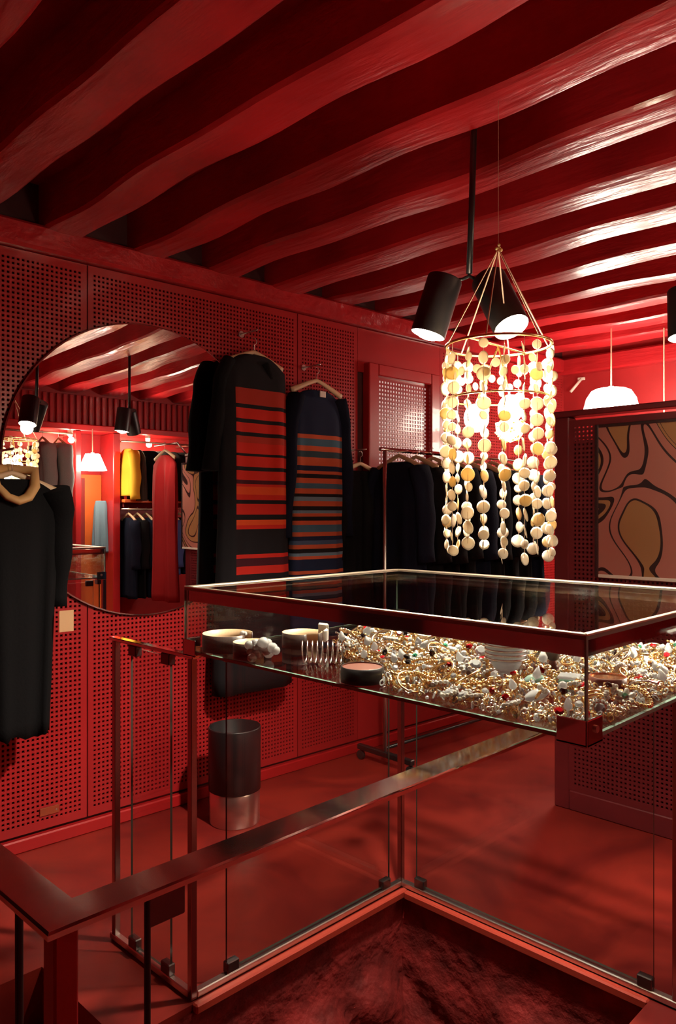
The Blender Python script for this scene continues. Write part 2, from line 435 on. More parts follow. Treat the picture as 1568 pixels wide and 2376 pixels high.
for (s0, s1) in ((-2.88, -1.6), (-1.6, -.32), (-.32, .956), (.956, 1.446), (2.245, 3.06), (3.06, 3.875)):
    w = round(s1 - s0 - .006, 3)
    if w not in pcache: pcache[w] = perforated(w, 2.655 - .075).mesh('perforated_panel', 'perf_red')
    link('perforated_panel', pcache[w], wl, (s0 + .003, 0, .075))
mb = MB(); mb.box(1.446, 2.245, 0, .02, 2.38, 2.655); mb.box(1.446, 2.245, 0, .02, .075, 1.0); part('plain_panel', mb, 'perf_red', wl)
mb = MB(); mb.bbox(-4.1, 4.0, -.016, .02, 0, .06, .006)
bbd = struct('baseboard_left', mb, 'trim_red', 'low red skirting under the perforated panels'); bbd.location = WO; bbd.rotation_euler = (0, 0, PH)
mb = MB(); mb.bbox(-4.1, 4.0, -.05, .05, 2.66, 2.775, .014)
tr = struct('trim_3', mb, 'beam_red', 'red wall plate carrying the beam ends'); tr.location = WO; tr.rotation_euler = (0, 0, PH)
# window behind a punched screen
win = bpy.data.objects.new('window_1', None); COL.objects.link(win); win['kind'] = 'structure'; win['label'] = 'narrow window glowing behind a perforated red screen'
win.location = WO; win.rotation_euler = (0, 0, PH)
wf = MB()
for (a, b_, c, d) in ((1.50, 1.585, 1.0, 2.44), (2.10, 2.19, 1.0, 2.44), (1.585, 2.10, 2.365, 2.44), (1.585, 2.10, 1.0, 1.06)): wf.bbox(a, b_, -.05, .015, c, d, .006)
part('frame', wf, 'trim_red', win)
me = perforated(.515, 1.305, .01, .026, .0175, .003).mesh('screen', 'perf_red'); link('screen', me, win, (1.585, -.012, 1.06))
mb = MB(); mb.box(1.585, 2.10, .005, .012, 1.06, 2.365); part('pane', mb, 'window_glow', win)
# other walls
mb = MB(); mb.box(UF, UF + .1, VR, 3.4, -.0, 3.05); struct('wall_far', mb, 'wall_red', 'smooth red end wall glowing in warm lamp light')
mb = MB(); mb.bbox(UF - .09, UF + .02, VR, 3.2, 2.64, 2.775, .014); struct('trim_4', mb, 'beam_red', 'red plate where the beams reach the end wall')
mb = MB(); mb.box(UB - .1, UB, VR, 3.7, 0, 3.05); struct('wall_back', mb, 'wall_red', 'plain red wall behind the stair')
wr = None
mb = MB(); mb.box(UB, UF, VR - .1, VR, 0, 3.05); wr = struct('wall_right', mb, 'wall_red', 'red wall of hanging bays seen in the round mirror')
for i in range(64):   # dark red vertical slats in a band below the ceiling
    u = 1.2 + i * .07
    mb = MB(); mb.bbox(u, u + .036, VR, VR + .03, 2.42, 2.74, .004); part('slat', mb, 'trim_red', wr)
mb = MB(); mb.bbox(1.2, UF, VR, VR + .34, 2.33, 2.40, .01); struct('trim_5', mb, 'trim_red', 'red shelf board above the hanging bays')
d1 = bpy.data.objects.new('door_1', None); COL.objects.link(d1); d1['kind'] = 'structure'; d1['label'] = 'orange door in a red frame, seen in the mirror'
mb = MB(); mb.bbox(3.24, 3.30, VR, VR + .34, 0, 2.33, .006); mb.bbox(3.64, 3.72, VR, VR + .34, 0, 2.33, .006); part('frame', mb, 'trim_red', d1)
mb = MB(); mb.bbox(3.30, 3.64, VR, VR + .04, 0, 1.9, .005); part('leaf', mb, 'door_orange', d1)
mb = MB(); mb.bbox(3.40, 3.45, VR + .04, VR + .055, 1.1, 1.86, .003); part('handle', mb, 'door_strip', d1)

# ---- partition with the picture
pt = thing('partition_screen', 'free-standing dark red perforated partition carrying the framed print', 'partition', (3.54, 0, 0))
PV0, PV1, PZ = .866, 1.93, 2.01
me = perforated(PV1 - PV0 - .16, 1.86).mesh('perforated_panel', 'maroon'); link('perforated_panel', me, pt, (.004, PV1 - .08, .10), (0, 0, R(-90)))
mb = MB(); mb.box(.03, .07, PV0 + .05, PV1 - .05, .05, 1.86); part('core', mb, 'back_red', pt)
for a in (PV0, PV1 - .08):
    mb = MB(); mb.bbox(0, .08, a, a + .08, 0, PZ - .03, .006); part('stile', mb, 'maroon', pt)
mb = MB(); mb.bbox(-.004, .084, PV0 - .004, PV1 + .004, PZ - .03, PZ, .005); part('top_rail', mb, 'maroon', pt)
mb = MB(); mb.bbox(0, .08, PV0 + .08, PV1 - .08, 0, .10, .006); part('bottom_rail', mb, 'maroon', pt)
fp = thing('framed_print', 'framed print of curling pink and tan shapes with dark outlines on the partition', 'picture', (3.515, 1.27, 1.19))
mb = MB(); mb.box(.004, .02, -.415, .415, 0, .727); part('print', mb, 'print', fp)
for (a, b_, c, d) in ((-.43, -.412, -.008, .735), (.412, .43, -.008, .735), (-.412, .412, -.008, .008), (-.412, .412, .719, .735)):
    mb = MB(); mb.bbox(-.002, .022, a, b_, c, d, .002); part('frame', mb, 'ivory' if c < .5 and d < .1 else 'dark_steel', fp)

# ------------------------------------------------------------------ round mirror
mr_ = thing('round_mirror', 'large frameless round mirror on the perforated wall reflecting the shop', 'mirror', W(-.005, .016, 1.708), (0, 0, PH))
prof = []; n = 96; Rm = .716
def disc(y0, y1, r, n): 
    a = [(r * math.cos(2 * math.pi * i / n), y0, r * math.sin(2 * math.pi * i / n)) for i in range(n)]
    b_ = [(x, y1, z) for x, _, z in a]; return a, b_
a, b_ = disc(-.006, 0, Rm - .006, n); mb = MB(); mb.add(a, [tuple(range(n))]); 
part('mirror_glass', mb, 'mirror', mr_)
a0, _ = disc(-.006, 0, Rm - .006, n); a1, _ = disc(-.003, 0, Rm, n); a2, _ = disc(.0, 0, Rm, n); a3, _ = disc(.014, 0, Rm - .05, n)
mb = MB(); mb.loft([a0, a1, a2, a3], False); part('bevelled_edge', mb, 'silver', mr_)

# ------------------------------------------------------------------ guard around the stairwell
gd = thing('glass_balustrade', 'clear glass balustrade with slim steel posts standing around the stairwell', 'balustrade')
GU0, GU1, GV0, GV1 = 1.35, 2.35, .875, 1.955
for (u, v, zt) in ((GU0, 2.415, 1.05), (GU0, GV1, 1.062), (GU1, GV1, 1.062), (GU1, GV0, 1.062)):
    mb = MB(); mb.bbox(u - .011, u + .011, v - .011, v + .011, .004, zt, .002); part('post', mb, 'post_steel', gd)
for (u0, u1, v0, v1) in ((GU0 - .012, GU0 + .012, GV1 + .011, 2.44), (GU0 + .011, GU1 - .011, GV1 - .013, GV1 + .013), (GU1 - .013, GU1 + .013, GV0 - .3, GV1 - .011)):
    mb = MB(); mb.bbox(u0, u1, v0, v1, .004, .026, .003); part('base_rail', mb, 'steel', gd)
mb = MB(); mb.bbox(GU0 - .014, GU0 + .014, GV1 - .02, 2.44, 1.05, 1.062, .002); part('top_rail', mb, 'chrome', gd)
def pane(u0, u1, v0, v1, z0, z1, thin):
    mb = MB(); mb.box(u0, u1, v0, v1, z0, z1, 0, 1, thin); part('glass_panel', mb, ['guard_glass', 'guard_edge'], gd)
pane(GU0 - .004, GU0 + .004, 2.07, 2.31, .035, 1.04, 'x')
pane(GU0 + .13, GU1 - .075, GV1 - .004, GV1 + .004, .035, 1.045, 'y')
pane(GU1 - .004, GU1 + .004, .945, GV1 - .08, .035, 1.045, 'x')
def clip(u, v, z, along):
    mb = MB(); a, b_ = (.024, .013) if along == 'u' else (.013, .024)
    mb.bbox(u - a, u + a, v - b_, v + b_, z, z + .036, .003); part('clip', mb, 'dark_steel', gd)
for z in (.026, 1.013):
    clip(GU0, 2.09, z, 'v'); clip(GU0, 2.29, z, 'v')
for z in (.026, 1.02):
    clip(GU0 + .15, GV1, z, 'u'); clip(GU1 - .10, GV1, z, 'u'); clip(GU1, GV1 - .10, z, 'v'); clip(GU1, .97, z, 'v')

# ------------------------------------------------------------------ handrail in the foreground
hr = thing('chrome_handrail', 'flat polished chrome handrail on thin dark posts turning a mitred corner', 'handrail')
def flat_rail(outer, inner, z0, z1, b=.005):
    """prism between two plan polylines of two points each, chamfered top"""
    (o0, o1), (i0, i1) = outer, inner
    def row(pt, ptin, s):
        d = (Vector(ptin) - Vector(pt)); d = d.normalized() * b * s
        return Vector(pt) + d
    mbq = MB(); A = []
    for o, i in ((o0, i0), (o1, i1)):
        e = (Vector(i) - Vector(o)); e = e / e.length * b * 1.3
        O = Vector(o); I = Vector(i)
        A.append([(O.x, O.y, z0), (O.x, O.y, z1 - b), (O.x + e.x, O.y + e.y, z1), (I.x - e.x, I.y - e.y, z1), (I.x, I.y, z1 - b), (I.x, I.y, z0)])
    return mbq.loft(A)
o_c, i_c = (.400, .875), (.462, .937)
part('rail', flat_rail((o_c, (2.36, .875)), (i_c, (2.36, .937)), .990, 1.0, .003), 'rail_chrome', hr)
part('rail', flat_rail(((.400, 2.6), o_c), ((.462, 2.6), i_c), .990, 1.0, .003), 'rail_chrome', hr)
mb = MB(); mb.bbox(.415, .447, .890, .922, -.02, .990, .003); part('newel', mb, 'trim_red', hr)
for (u, v) in ((.553, .906), (.431, 1.03), (.431, 1.9)):
    mb = MB(); mb.cyl((u, v, 0), (u, v, .990), .0045 if u > .5 else .0055, n=12); part('post', mb, 'black', hr)
mb = MB(); mb.bbox(.553, .612, .902, .910, .935, .990, .002); part('mounting_plate', mb, 'dark_steel', hr)

# ------------------------------------------------------------------ glass display case on top of the guard
CU0, CU1, CV0, CV1, CZ0, CZ1 = 1.335, 2.352, .662, 1.975, 1.068, 1.268
dc = thing('glass_display_case', 'low wide glass display case with chrome trim full of jewellery over the stairwell', 'display case')
g = .008
def cp(name, u0, u1, v0, v1, z0, z1, thin):
    mb = MB(); mb.box(u0, u1, v0, v1, z0, z1, 0, 1, thin); part(name, mb, ['case_glass', 'glass_edge'], dc)
cp('glass_side', CU0, CU0 + g, CV0, CV1, CZ0 + g, CZ1 - g, 'x'); cp('glass_side', CU1 - g, CU1, CV0, CV1, CZ0 + g, CZ1 - g, 'x')
cp('glass_side', CU0 + g, CU1 - g, CV0, CV0 + g, CZ0 + g, CZ1 - g, 'y'); cp('glass_side', CU0 + g, CU1 - g, CV1 - g, CV1, CZ0 + g, CZ1 - g, 'y')
cp('glass_top', CU0, CU1, CV0, CV1, CZ1 - g, CZ1, 'z'); cp('glass_base', CU0, CU1, CV0, CV1, CZ0, CZ0 + g, 'z')
# steel band inside the top edge
tb = .034
for (u0, u1, v0, v1) in ((CU0 + g, CU0 + g + .004, CV0 + g, CV1 - g), (CU1 - g - .004, CU1 - g, CV0 + g, CV1 - g), (CU0 + g, CU1 - g, CV0 + g, CV0 + g + .004), (CU0 + g, CU1 - g, CV1 - g - .004, CV1 - g)):
    mb = MB(); mb.box(u0, u1, v0, v1, CZ1 - g - tb, CZ1 - g - .001); part('trim_band', mb, 'chrome', dc)
for (u0, u1, v0, v1) in ((CU0 - .002, CU0 + .012, CV0, CV1), (CU1 - .03, CU1 + .002, CV0, CV1), (CU0, CU1, CV0 - .002, CV0 + .012), (CU0, CU1, CV1 - .03, CV1 + .002)):
    mb = MB(); mb.bbox(u0, u1, v0, v1, CZ1, CZ1 + .004, .001); part('edge_strip', mb, 'brass_rail', dc)
for su, cu in ((1, CU0), (-1, CU1)):
    for sv, cv in ((1, CV0), (-1, CV1)):
        mb = MB(); e = .06
        def bb(u0, u1, v0, v1, z0, z1): mb.bbox(min(u0, u1), max(u0, u1), min(v0, v1), max(v0, v1), z0, z1, .0015)
        bb(cu - su * .004, cu + su * e, cv - sv * .004, cv + sv * .001, CZ0 - .008, CZ0 + .042)
        bb(cu - su * .004, cu + su * .001, cv - sv * .004, cv + sv * e, CZ0 - .008, CZ0 + .042)
        bb(cu - su * .004, cu + su * e, cv - sv * .004, cv + sv * e, CZ0 - .009, CZ0 - .002)
        br = part('corner_bracket', mb, 'chrome', dc)
        mb = MB(); mb.cyl((cu + su * .03, cv - sv * .004, CZ0 + .022), (cu + su * .03, cv - sv * .008, CZ0 + .022), .007, n=14); part('screw', mb, 'steel', br)

# ------------------------------------------------------------------ jewellery
ZJ = CZ0 + g
def cuff(R_, h, th, gap, n=40, mats=2):
    """open band bracelet; inside and outside in two leathers"""
    mbc = MB(); a0 = gap / 2; a1 = 2 * math.pi - gap / 2; ro = []; ri = []
    K = n
    V = []; Fa = []; Mi = []
    for k in range(K + 1):
        a = a0 + (a1 - a0) * k / K; c_, s_ = math.cos(a), math.sin(a)
        V += [((R_) * c_, R_ * s_, 0), (R_ * c_, R_ * s_, h), ((R_ - th) * c_, (R_ - th) * s_, h), ((R_ - th) * c_, (R_ - th) * s_, 0)]
    for k in range(K):
        b0 = 4 * k; b1 = b0 + 4
        for e, m_ in ((0, 0), (1, 1), (2, 1), (3, 0)):
            Fa.append((b0 + e, b1 + e, b1 + (e + 1) % 4, b0 + (e + 1) % 4)); Mi.append(m_)
    Fa += [(0, 1, 2, 3), (4 * K + 3, 4 * K + 2, 4 * K + 1, 4 * K)]; Mi += [0, 0]
    mbc.v = V; mbc.f = Fa; mbc.m = Mi
    return mbc
def lumps(mbq, c, r, n, g, mi=0, sz=.9):
    for _ in range(n):
        d = Vector((g.uniform(-1, 1), g.uniform(-1, 1), g.uniform(-.6, 1))) * r
        mbq.ball((c[0] + d.x, c[1] + d.y, c[2] + d.z), g.uniform(.45, .7) * r, 9, 6, sz, mi)
    return mbq
g1 = random.Random(21)
t1 = thing('leather_cuff', 'open brown cuff with pale tan lining nearest the left corner of the case', 'bracelet', (1.428, 1.88, ZJ), (0, 0, R(-60)))
part('band', cuff(.077, .052, .003, .9), ['leather_dark', 'leather_tan'], t1, True)
mb = MB(); lumps(mb, (.036, .066, .03), .014, 7, g1); part('clasp', mb, 'crystal', t1, True)
t1 = thing('leather_cuff', 'dark cuff with a lump of white crystals at its end', 'bracelet', (1.405, 1.732, ZJ), (0, 0, R(-105)))
part('band', cuff(.056, .046, .003, .5), ['leather_dark', 'leather_tan'], t1, True)
mb = MB(); lumps(mb, (.072, .010, .030), .026, 14, g1); lumps(mb, (.066, -.022, .026), .022, 10, g1); part('crystal_cluster', mb, 'crystal', t1, True)
t1 = thing('leather_cuff', 'taupe cuff topped by square white stones with a green eye', 'bracelet', (1.63, 1.76, ZJ), (0, 0, R(-100)))
part('band', cuff(.064, .046, .003, .7), ['leather_dark', 'leather_tan'], t1, True)
mb = MB(); mb.bbox(-.02, .02, -.006, .006, 0, .044, .005); mb.xf(Matrix.Translation((.02, .067, .026)) @ Matrix.Rotation(R(20), 4, 'Z')); st_ = part('square_stone', mb, 'pearl', t1)
mb = MB(); mb.ball((.018, .074, .049), .011, 12, 8); part('green_eye', mb, 'gem_green', st_, True)
mb = MB(); mb.bbox(-.016, .016, -.006, .006, 0, .04, .005); mb.xf(Matrix.Translation((.08, .035, .022)) @ Matrix.Rotation(R(-50), 4, 'Z')); st_ = part('square_stone', mb, 'pearl', t1)
# spring bracelet
mb = MB(); mb.tube([(.030 * math.cos(k * .4), .030 * math.sin(k * .4), .004 + .0009 * k) for k in range(16 * 8)], .0022, 6)
mb.xf(Matrix.Rotation(R(90), 4, 'X'))
sp = tag(part('coil_bracelet', mb, 'silver', None, True), 'silver spring coil bracelet beside the low black box', 'bracelet'); sp.location = (1.435, 1.56, ZJ + .034); sp.rotation_euler = (0, 0, R(40))
# low round boxes
def round_box(loc, r, h, side, top, label):
    t_ = thing('round_box', label, 'box', loc)
    mbq = MB(); mbq.lathe([(1e-4, 0), (r, 0), (r * 1.02, h * .5), (r, h), (r * .94, h)], 36); part('body', mbq, side, t_, True)
    mbq = MB(); mbq.lathe([(r * .94, h), (r * .93, h - .003), (1e-4, h - .003)], 36); part('lid', mbq, top, t_)
    return t_
round_box((1.40, 1.29, ZJ), .054, .038, 'leather_black', 'box_brown', 'low black round box with a brown top at the front of the case')
round_box((1.70, .79, ZJ), .042, .042, 'box_brown', 'copper', 'round brown box with copper lid near the near corner of the case')
# ribbed white cup
t1 = thing('crystal_cup', 'ribbed white crystal cup standing among the gold jewellery', 'cup', (1.60, 1.0, ZJ + .018))
t1.scale = (1.18, 1.18, 1.18)
pr = []
for k in range(33):
    q = k / 32; pr.append((.016 + .026 * min(1, max(0, (q - .12) / .5)) ** .8 + .0018 * math.sin(k * 2.4) - (.012 * max(0, q - .75) * 4 * .3), .092 * q))
mb = MB(); mb.lathe([(1e-4, 0)] + pr + [(.03, .090), (1e-4, .086)], 36); part('bowl', mb, 'crystal', t1, True)
for k in range(5):
    mb = MB(); mb.torus((0, 0, .045 + k * .009), .041 + .0005 * k, .0026, 36, 6); part('rib', mb, 'silver', t1, True)
# glass pieces
def oval_piece(loc, rx, ry, h, mat, label, name, rot):
    t_ = thing(name, label, 'brooch', loc, rot)
    mbq = MB(); mbq.ball((0, 0, h), rx, 20, 10, h / rx); mbq.xf(Matrix.Diagonal((1, ry / rx, 1, 1))); part('stone', mbq, mat, t_, True)
    mbq = MB(); mbq.torus((0, 0, h * .7), rx * .98, .0028, 28, 6, sy=ry / rx); part('setting', mbq, 'silver', t_, True)
oval_piece((1.565, .905, ZJ + .03), .026, .017, .009, 'gem_mint', 'pale mint oval brooch in a silver rim at the front of the heap', 'oval_brooch', (R(25), R(-15), R(-30)))
oval_piece((1.47, .84, ZJ + .022), .028, .018, .009, 'crystal', 'clear oval brooch with dark edge low at the front of the heap', 'oval_brooch', (R(20), R(-20), R(-50)))
t1 = thing('glass_trinket_box', 'small square green glass trinket box close to the near corner', 'box', (1.62, .845, ZJ + .012), (0, 0, R(20)))
mb = MB(); mb.bbox(-.022, .022, -.022, .022, 0, .03, .004); part('body', mb, 'gem_mint', t1)
mb = MB(); mb.bbox(-.024, .024, -.024, .024, .03, .037, .002); part('lid', mb, 'crystal', t1)
t1 = thing('scent_bottle', 'little dark scent bottle with a wide stopper behind the mint brooch', 'bottle', (1.70, .93, ZJ))
mb = MB(); mb.lathe([(1e-4, 0), (.018, 0), (.02, .03), (.011, .05), (.009, .06)], 20); part('body', mb, 'box_brown', t1, True)
mb = MB(); mb.lathe([(.009, .06), (.014, .064), (.018, .08), (.014, .092), (1e-4, .094)], 20); part('stopper', mb, 'leather_dark', t1, True)
t1 = thing('glass_dome', 'clear crystal dome brooch lying towards the back of the heap', 'brooch', (1.86, 1.36, ZJ + .03), (R(-20), R(10), 0))
mb = MB(); mb.lathe([(.036, 0), (.034, .012), (.026, .024), (.012, .031), (1e-4, .033)], 24); part('dome', mb, 'crystal', t1, True)
mb = MB(); mb.torus((0, 0, 0), .037, .003, 30, 6); part('setting', mb, 'silver', t1, True)

t1 = thing('case_lamp', 'small bright tube lamp standing inside the case at its right front glass', 'lamp', (1.935, .695, ZJ))
mb = MB(); mb.cyl((0, 0, .0), (0, 0, .075), .006, n=12); mb.cyl((0, 0, 0), (0, 0, .006), .014, n=16); part('stem', mb, 'silver', t1)
mb = MB(); mb.tube([(0, 0, .074), (0, 0, .08), (0, 0, .16), (0, 0, .166)], [.005, .010, .010, .005], 14); part('tube', mb, 'bulb_soft', t1, True)
point_light('case_light', (0, .022, .13), 5.0, (1, .88, .7), .012, t1)
# prototypes of the heaped pieces
def P_bangle(R_, r, tube_mat, twist=0):
    def f(name):
        mbq = MB()
        if twist:
            for k in range(26): a = 2 * math.pi * k / 26; mbq.ball((R_ * math.cos(a), R_ * math.sin(a), 0), r * 1.25, 6, 4)
        else: mbq.torus((0, 0, 0), R_, r, 26, 6)
        return [('ring', mbq.mesh(name, tube_mat, True))]
    return f
def P_ring(R_, band, stone, cluster=False):
    def f(name):
        a = MB(); a.torus((0, 0, R_), R_, .002, 18, 6); a.xf(Matrix.Translation((0, 0, R_)) @ Matrix.Rotation(R(90), 4, 'X') @ Matrix.Translation((0, 0, -R_)))
        b_ = MB()
        if cluster:
            for k in range(7): an = k * .9; rr = .0075 if k else 0; b_.ball((rr * math.cos(an), rr * math.sin(an), 2 * R_ + .004), .0046, 7, 5)
        else: b_.gem((0, 0, 2 * R_ + .005), .009, .013, 8)
        return [('band', a.mesh(name, band, True)), ('stone', b_.mesh(name, stone, False))]
    return f
def P_flower(petals, rad, pm, cm):
    def f(name):
        a = MB()
        for k in range(petals):
            an = 2 * math.pi * k / petals; q = MB(); q.ball((0, 0, 0), rad * .5, 8, 5, .35)
            q.xf(Matrix.Rotation(an, 4, 'Z') @ Matrix.Translation((rad * .62, 0, 0)) @ Matrix.Rotation(R(-22), 4, 'Y') @ Matrix.Diagonal((1, .62, 1, 1))); a.add(q.v, q.f)
        b_ = MB(); b_.gem((0, 0, .003), rad * .36, rad * .5, 8)
        return [('petals', a.mesh(name, pm, True)), ('centre_stone', b_.mesh(name, cm, False))]
    return f
def P_brooch(n_, rad, sm, cm):
    def f(name):
        a = MB()
        for k in range(n_): an = 2 * math.pi * k / n_; a.ball((rad * math.cos(an), rad * math.sin(an), 0), rad * math.pi / n_ * .95, 7, 5)
        b_ = MB(); b_.gem((0, 0, .002), rad * .72, rad * .5, 8)
        c_ = MB(); c_.lathe([(1e-4, -.003), (rad * .95, -.003), (rad * .95, .001), (1e-4, .001)], 14)
        return [('bead_rim', a.mesh(name, sm, True)), ('stone', b_.mesh(name, cm, False)), ('plate', c_.mesh(name, 'gold', False))]
    return f
def P_beads(n_, rad, br, mat):
    def f(name):
        a = MB()
        for k in range(n_): an = 2 * math.pi * k / n_; rr = rad * (1 + .25 * math.sin(2 * an + 1)); a.ball((rr * math.cos(an), .7 * rr * math.sin(an), .004 * math.sin(3 * an)), br, 7, 5)
        return [('beads', a.mesh(name, mat, True))]
    return f
def P_chain(n_, rad, mat):
    def f(name):
        a = MB(); g = random.Random(n_)
        pts = [(rad * math.cos(2 * math.pi * k / n_) * (1 + .3 * math.sin(6 * math.pi * k / n_)), .6 * rad * math.sin(2 * math.pi * k / n_) * (1 + .3 * math.cos(4 * math.pi * k / n_)), .006 * math.sin(10 * math.pi * k / n_)) for k in range(n_)]
        for k in range(n_):
            q = MB(); q.torus((0, 0, 0), .0055, .0014, 8, 4, sy=.65); d = Vector(pts[(k + 1) % n_]) - Vector(pts[k - 1])
            q.xf(Matrix.Translation(pts[k]) @ d.to_track_quat('X', 'Z').to_matrix().to_4x4() @ Matrix.Rotation(R(90 * (k % 2)), 4, 'X')); a.add(q.v, q.f)
        return [('links', a.mesh(name, mat, True))]
    return f
def P_drop(sm, cm):
    def f(name):
        a = MB(); a.lathe([(1e-4, 0), (.009, .006), (.010, .013), (.004, .026), (1e-4, .03)], 10)
        b_ = MB(); b_.torus((0, 0, .034), .004, .0011, 10, 4)
        return [('stone', a.mesh(name, sm, True)), ('loop', b_.mesh(name, cm, True))]
    return f
KINDS = [
 ('gold_bangle', 'bracelet', 'slim gold bangle heaped with other jewellery in the glass case', 'slim gold bangles in the heap', P_bangle(.032, .0026, 'gold'), 14, .035),
 ('pale_gold_bangle', 'bracelet', 'pale gold thick bangle among the heaped jewellery in the case', 'pale gold bangles in the heap', P_bangle(.028, .0036, 'pale_gold'), 10, .034),
 ('silver_bangle', 'bracelet', 'thin silver bangle tilted in the jewellery heap', 'silver bangles in the heap', P_bangle(.028, .0024, 'silver'), 9, .03),
 ('beaded_bangle', 'bracelet', 'gold bangle of round beads in the jewellery heap', 'beaded gold bangles in the heap', P_bangle(.03, .003, 'gold', 1), 8, .034),
 ('red_stone_ring', 'ring', 'gold ring with a dark red stone in the jewellery heap', 'red stone rings in the heap', P_ring(.0095, 'gold', 'gem_red'), 22, .02),
 ('black_stone_ring', 'ring', 'gold ring with a black stone in the jewellery heap', 'black stone rings in the heap', P_ring(.0095, 'gold', 'gem_black'), 18, .02),
 ('crystal_ring', 'ring', 'silver ring with a clear crystal in the jewellery heap', 'crystal rings in the heap', P_ring(.0095, 'silver', 'crystal'), 36, .02),
 ('pearl_cluster_ring', 'ring', 'gold ring with a cluster of pearls in the jewellery heap', 'pearl cluster rings in the heap', P_ring(.0095, 'gold', 'pearl', True), 30, .02),
 ('gold_flower_brooch', 'brooch', 'gold flower brooch with a crystal centre in the heap', 'gold flower brooches in the heap', P_flower(7, .022, 'gold', 'crystal'), 22, .024),
 ('silver_flower_brooch', 'brooch', 'white flower brooch with a green centre in the heap', 'white flower brooches in the heap', P_flower(6, .02, 'pearl', 'gem_green'), 16, .022),
 ('red_gem_brooch', 'brooch', 'round beaded brooch with a large red stone in the heap', 'red round brooches in the heap', P_brooch(12, .017, 'pale_gold', 'gem_red'), 14, .02),
 ('black_gem_brooch', 'brooch', 'round beaded brooch with a large black stone in the heap', 'black round brooches in the heap', P_brooch(12, .017, 'pale_gold', 'gem_black'), 12, .02),
 ('crystal_brooch', 'brooch', 'round pearl rimmed brooch with a clear stone in the heap', 'clear round brooches in the heap', P_brooch(12, .019, 'pearl', 'crystal'), 32, .022),
 ('gold_bead_necklace', 'necklace', 'looped gold bead necklace draped over the jewellery heap', 'gold bead necklaces in the heap', P_beads(40, .045, .0042, 'gold'), 8, .055),
 ('pearl_necklace', 'necklace', 'looped pearl necklace draped over the jewellery heap', 'pearl necklaces in the heap', P_beads(34, .04, .0048, 'pearl'), 7, .05),
 ('gold_chain', 'necklace', 'gold link chain curled over the jewellery heap', 'gold chains in the heap', P_chain(44, .05, 'gold'), 14, .055),
 ('crystal_drop', 'earring', 'clear crystal drop earring in the jewellery heap', 'crystal drops in the heap', P_drop('crystal', 'gold'), 36, .02),
]
gj = random.Random(5)
def in_heap(u, v, m_=.0):
    if not (CU0 + .014 + m_ < u < CU1 - .03 - m_ and CV0 + .014 + m_ < v < 1.64): return False
    if v > 1.17 + (u - 1.36) * 1.75 - m_: return False
    if v > 2.25 - (u - 1.55) * 1.1: return False
    if u - 1.33 > .44 + .38 * max(0, (1.45 - v)) / .8 + .12: return False
    return True
KEEP = [(1.60, 1.0, .058), (1.70, .79, .05), (1.40, 1.29, .062), (1.44, 1.55, .05), (1.62, .845, .04), (1.565, .905, .03), (1.47, .84, .03), (1.70, .93, .025), (1.935, .70, .02)]
def heap_h(u, v):
    e = min(u - CU0, v - CV0, .25) / .25
    return .012 + .045 * e
placed = []
for (nm, cat, lab, grp, fn, cnt, rad) in KINDS:
    parts = fn(nm); made = 0; tries = 0; root = None
    while made < cnt and tries < 4000:
        tries += 1
        u, v = gj.uniform(1.35, 2.33), gj.uniform(.68, 1.62)
        if not in_heap(u, v, rad * .8): continue
        if any((u - a) ** 2 + (v - b_) ** 2 < (r_ + rad * .55) ** 2 for a, b_, r_ in KEEP): continue
        if any((u - a) ** 2 + (v - b_) ** 2 < (.45 * (rad + r_)) ** 2 for a, b_, r_ in placed): 
            if tries < 2500: continue
        flat = nm in ('gold_bead_necklace', 'pearl_necklace', 'gold_chain')
        tl = R(14 if flat else 38)
        rot = (gj.uniform(-tl, tl), gj.uniform(-tl, tl), gj.uniform(0, 6.28))
        if nm.endswith('ring') and gj.random() < .5: rot = (R(90) + gj.uniform(-.4, .4), 0, gj.uniform(0, 6.28))
        z = ZJ + gj.uniform(.6, 1.1) * heap_h(u, v) + rad * .45 * (0.3 if flat else 1)
        z = min(z, CZ1 - .05 - rad)
        if len(parts) == 1:
            o = link(nm, parts[0][1], None, (u, v, z), rot); tag(o, lab, cat, grp)
        else:
            o = thing(nm, lab, cat, (u, v, z), rot, grp)
            for pn, me in parts: link(pn, me, o)
        sc_ = gj.uniform(.85, 1.15); o.scale = (sc_, sc_, sc_)
        placed.append((u, v, rad)); made += 1
# loose gold and silver links filling the heap, past counting
gs = random.Random(11)
lk = MB(); lk.torus((0, 0, 0), .0075, .0018, 9, 4, sy=.7)
bv = MB(); bv.ball((0, 0, 0), .0045, 6, 4)
mbs = MB(); cnt = 0
while cnt < 4600:
    u, v = gs.uniform(1.345, 2.33), gs.uniform(.67, 1.64)
    if not in_heap(u, v, .004): continue
    if any((u - a) ** 2 + (v - b_) ** 2 < (r_ * .92) ** 2 for a, b_, r_ in KEEP): continue
    z = ZJ + .006 + gs.random() ** .8 * heap_h(u, v) * .72
    src = lk if gs.random() < .72 else bv
    M_ = Matrix.Translation((u, v, z)) @ Euler((gs.uniform(0, 6), gs.uniform(0, 6), gs.uniform(0, 6))).to_matrix().to_4x4()
    q = MB(); q.v = list(src.v); q.f = src.f; q.xf(M_); x = gs.random()
    mbs.add(q.v, src.f, 0 if x < .40 else 1 if x < .65 else 2 if x < .78 else 3); cnt += 1
o = part('loose_chain_links', mbs, ['gold', 'pale_gold', 'silver', 'crystal'], None, True); o['kind'] = 'stuff'
tag(o, 'glittering tangle of loose gold links and beads covering the case floor', 'jewellery')

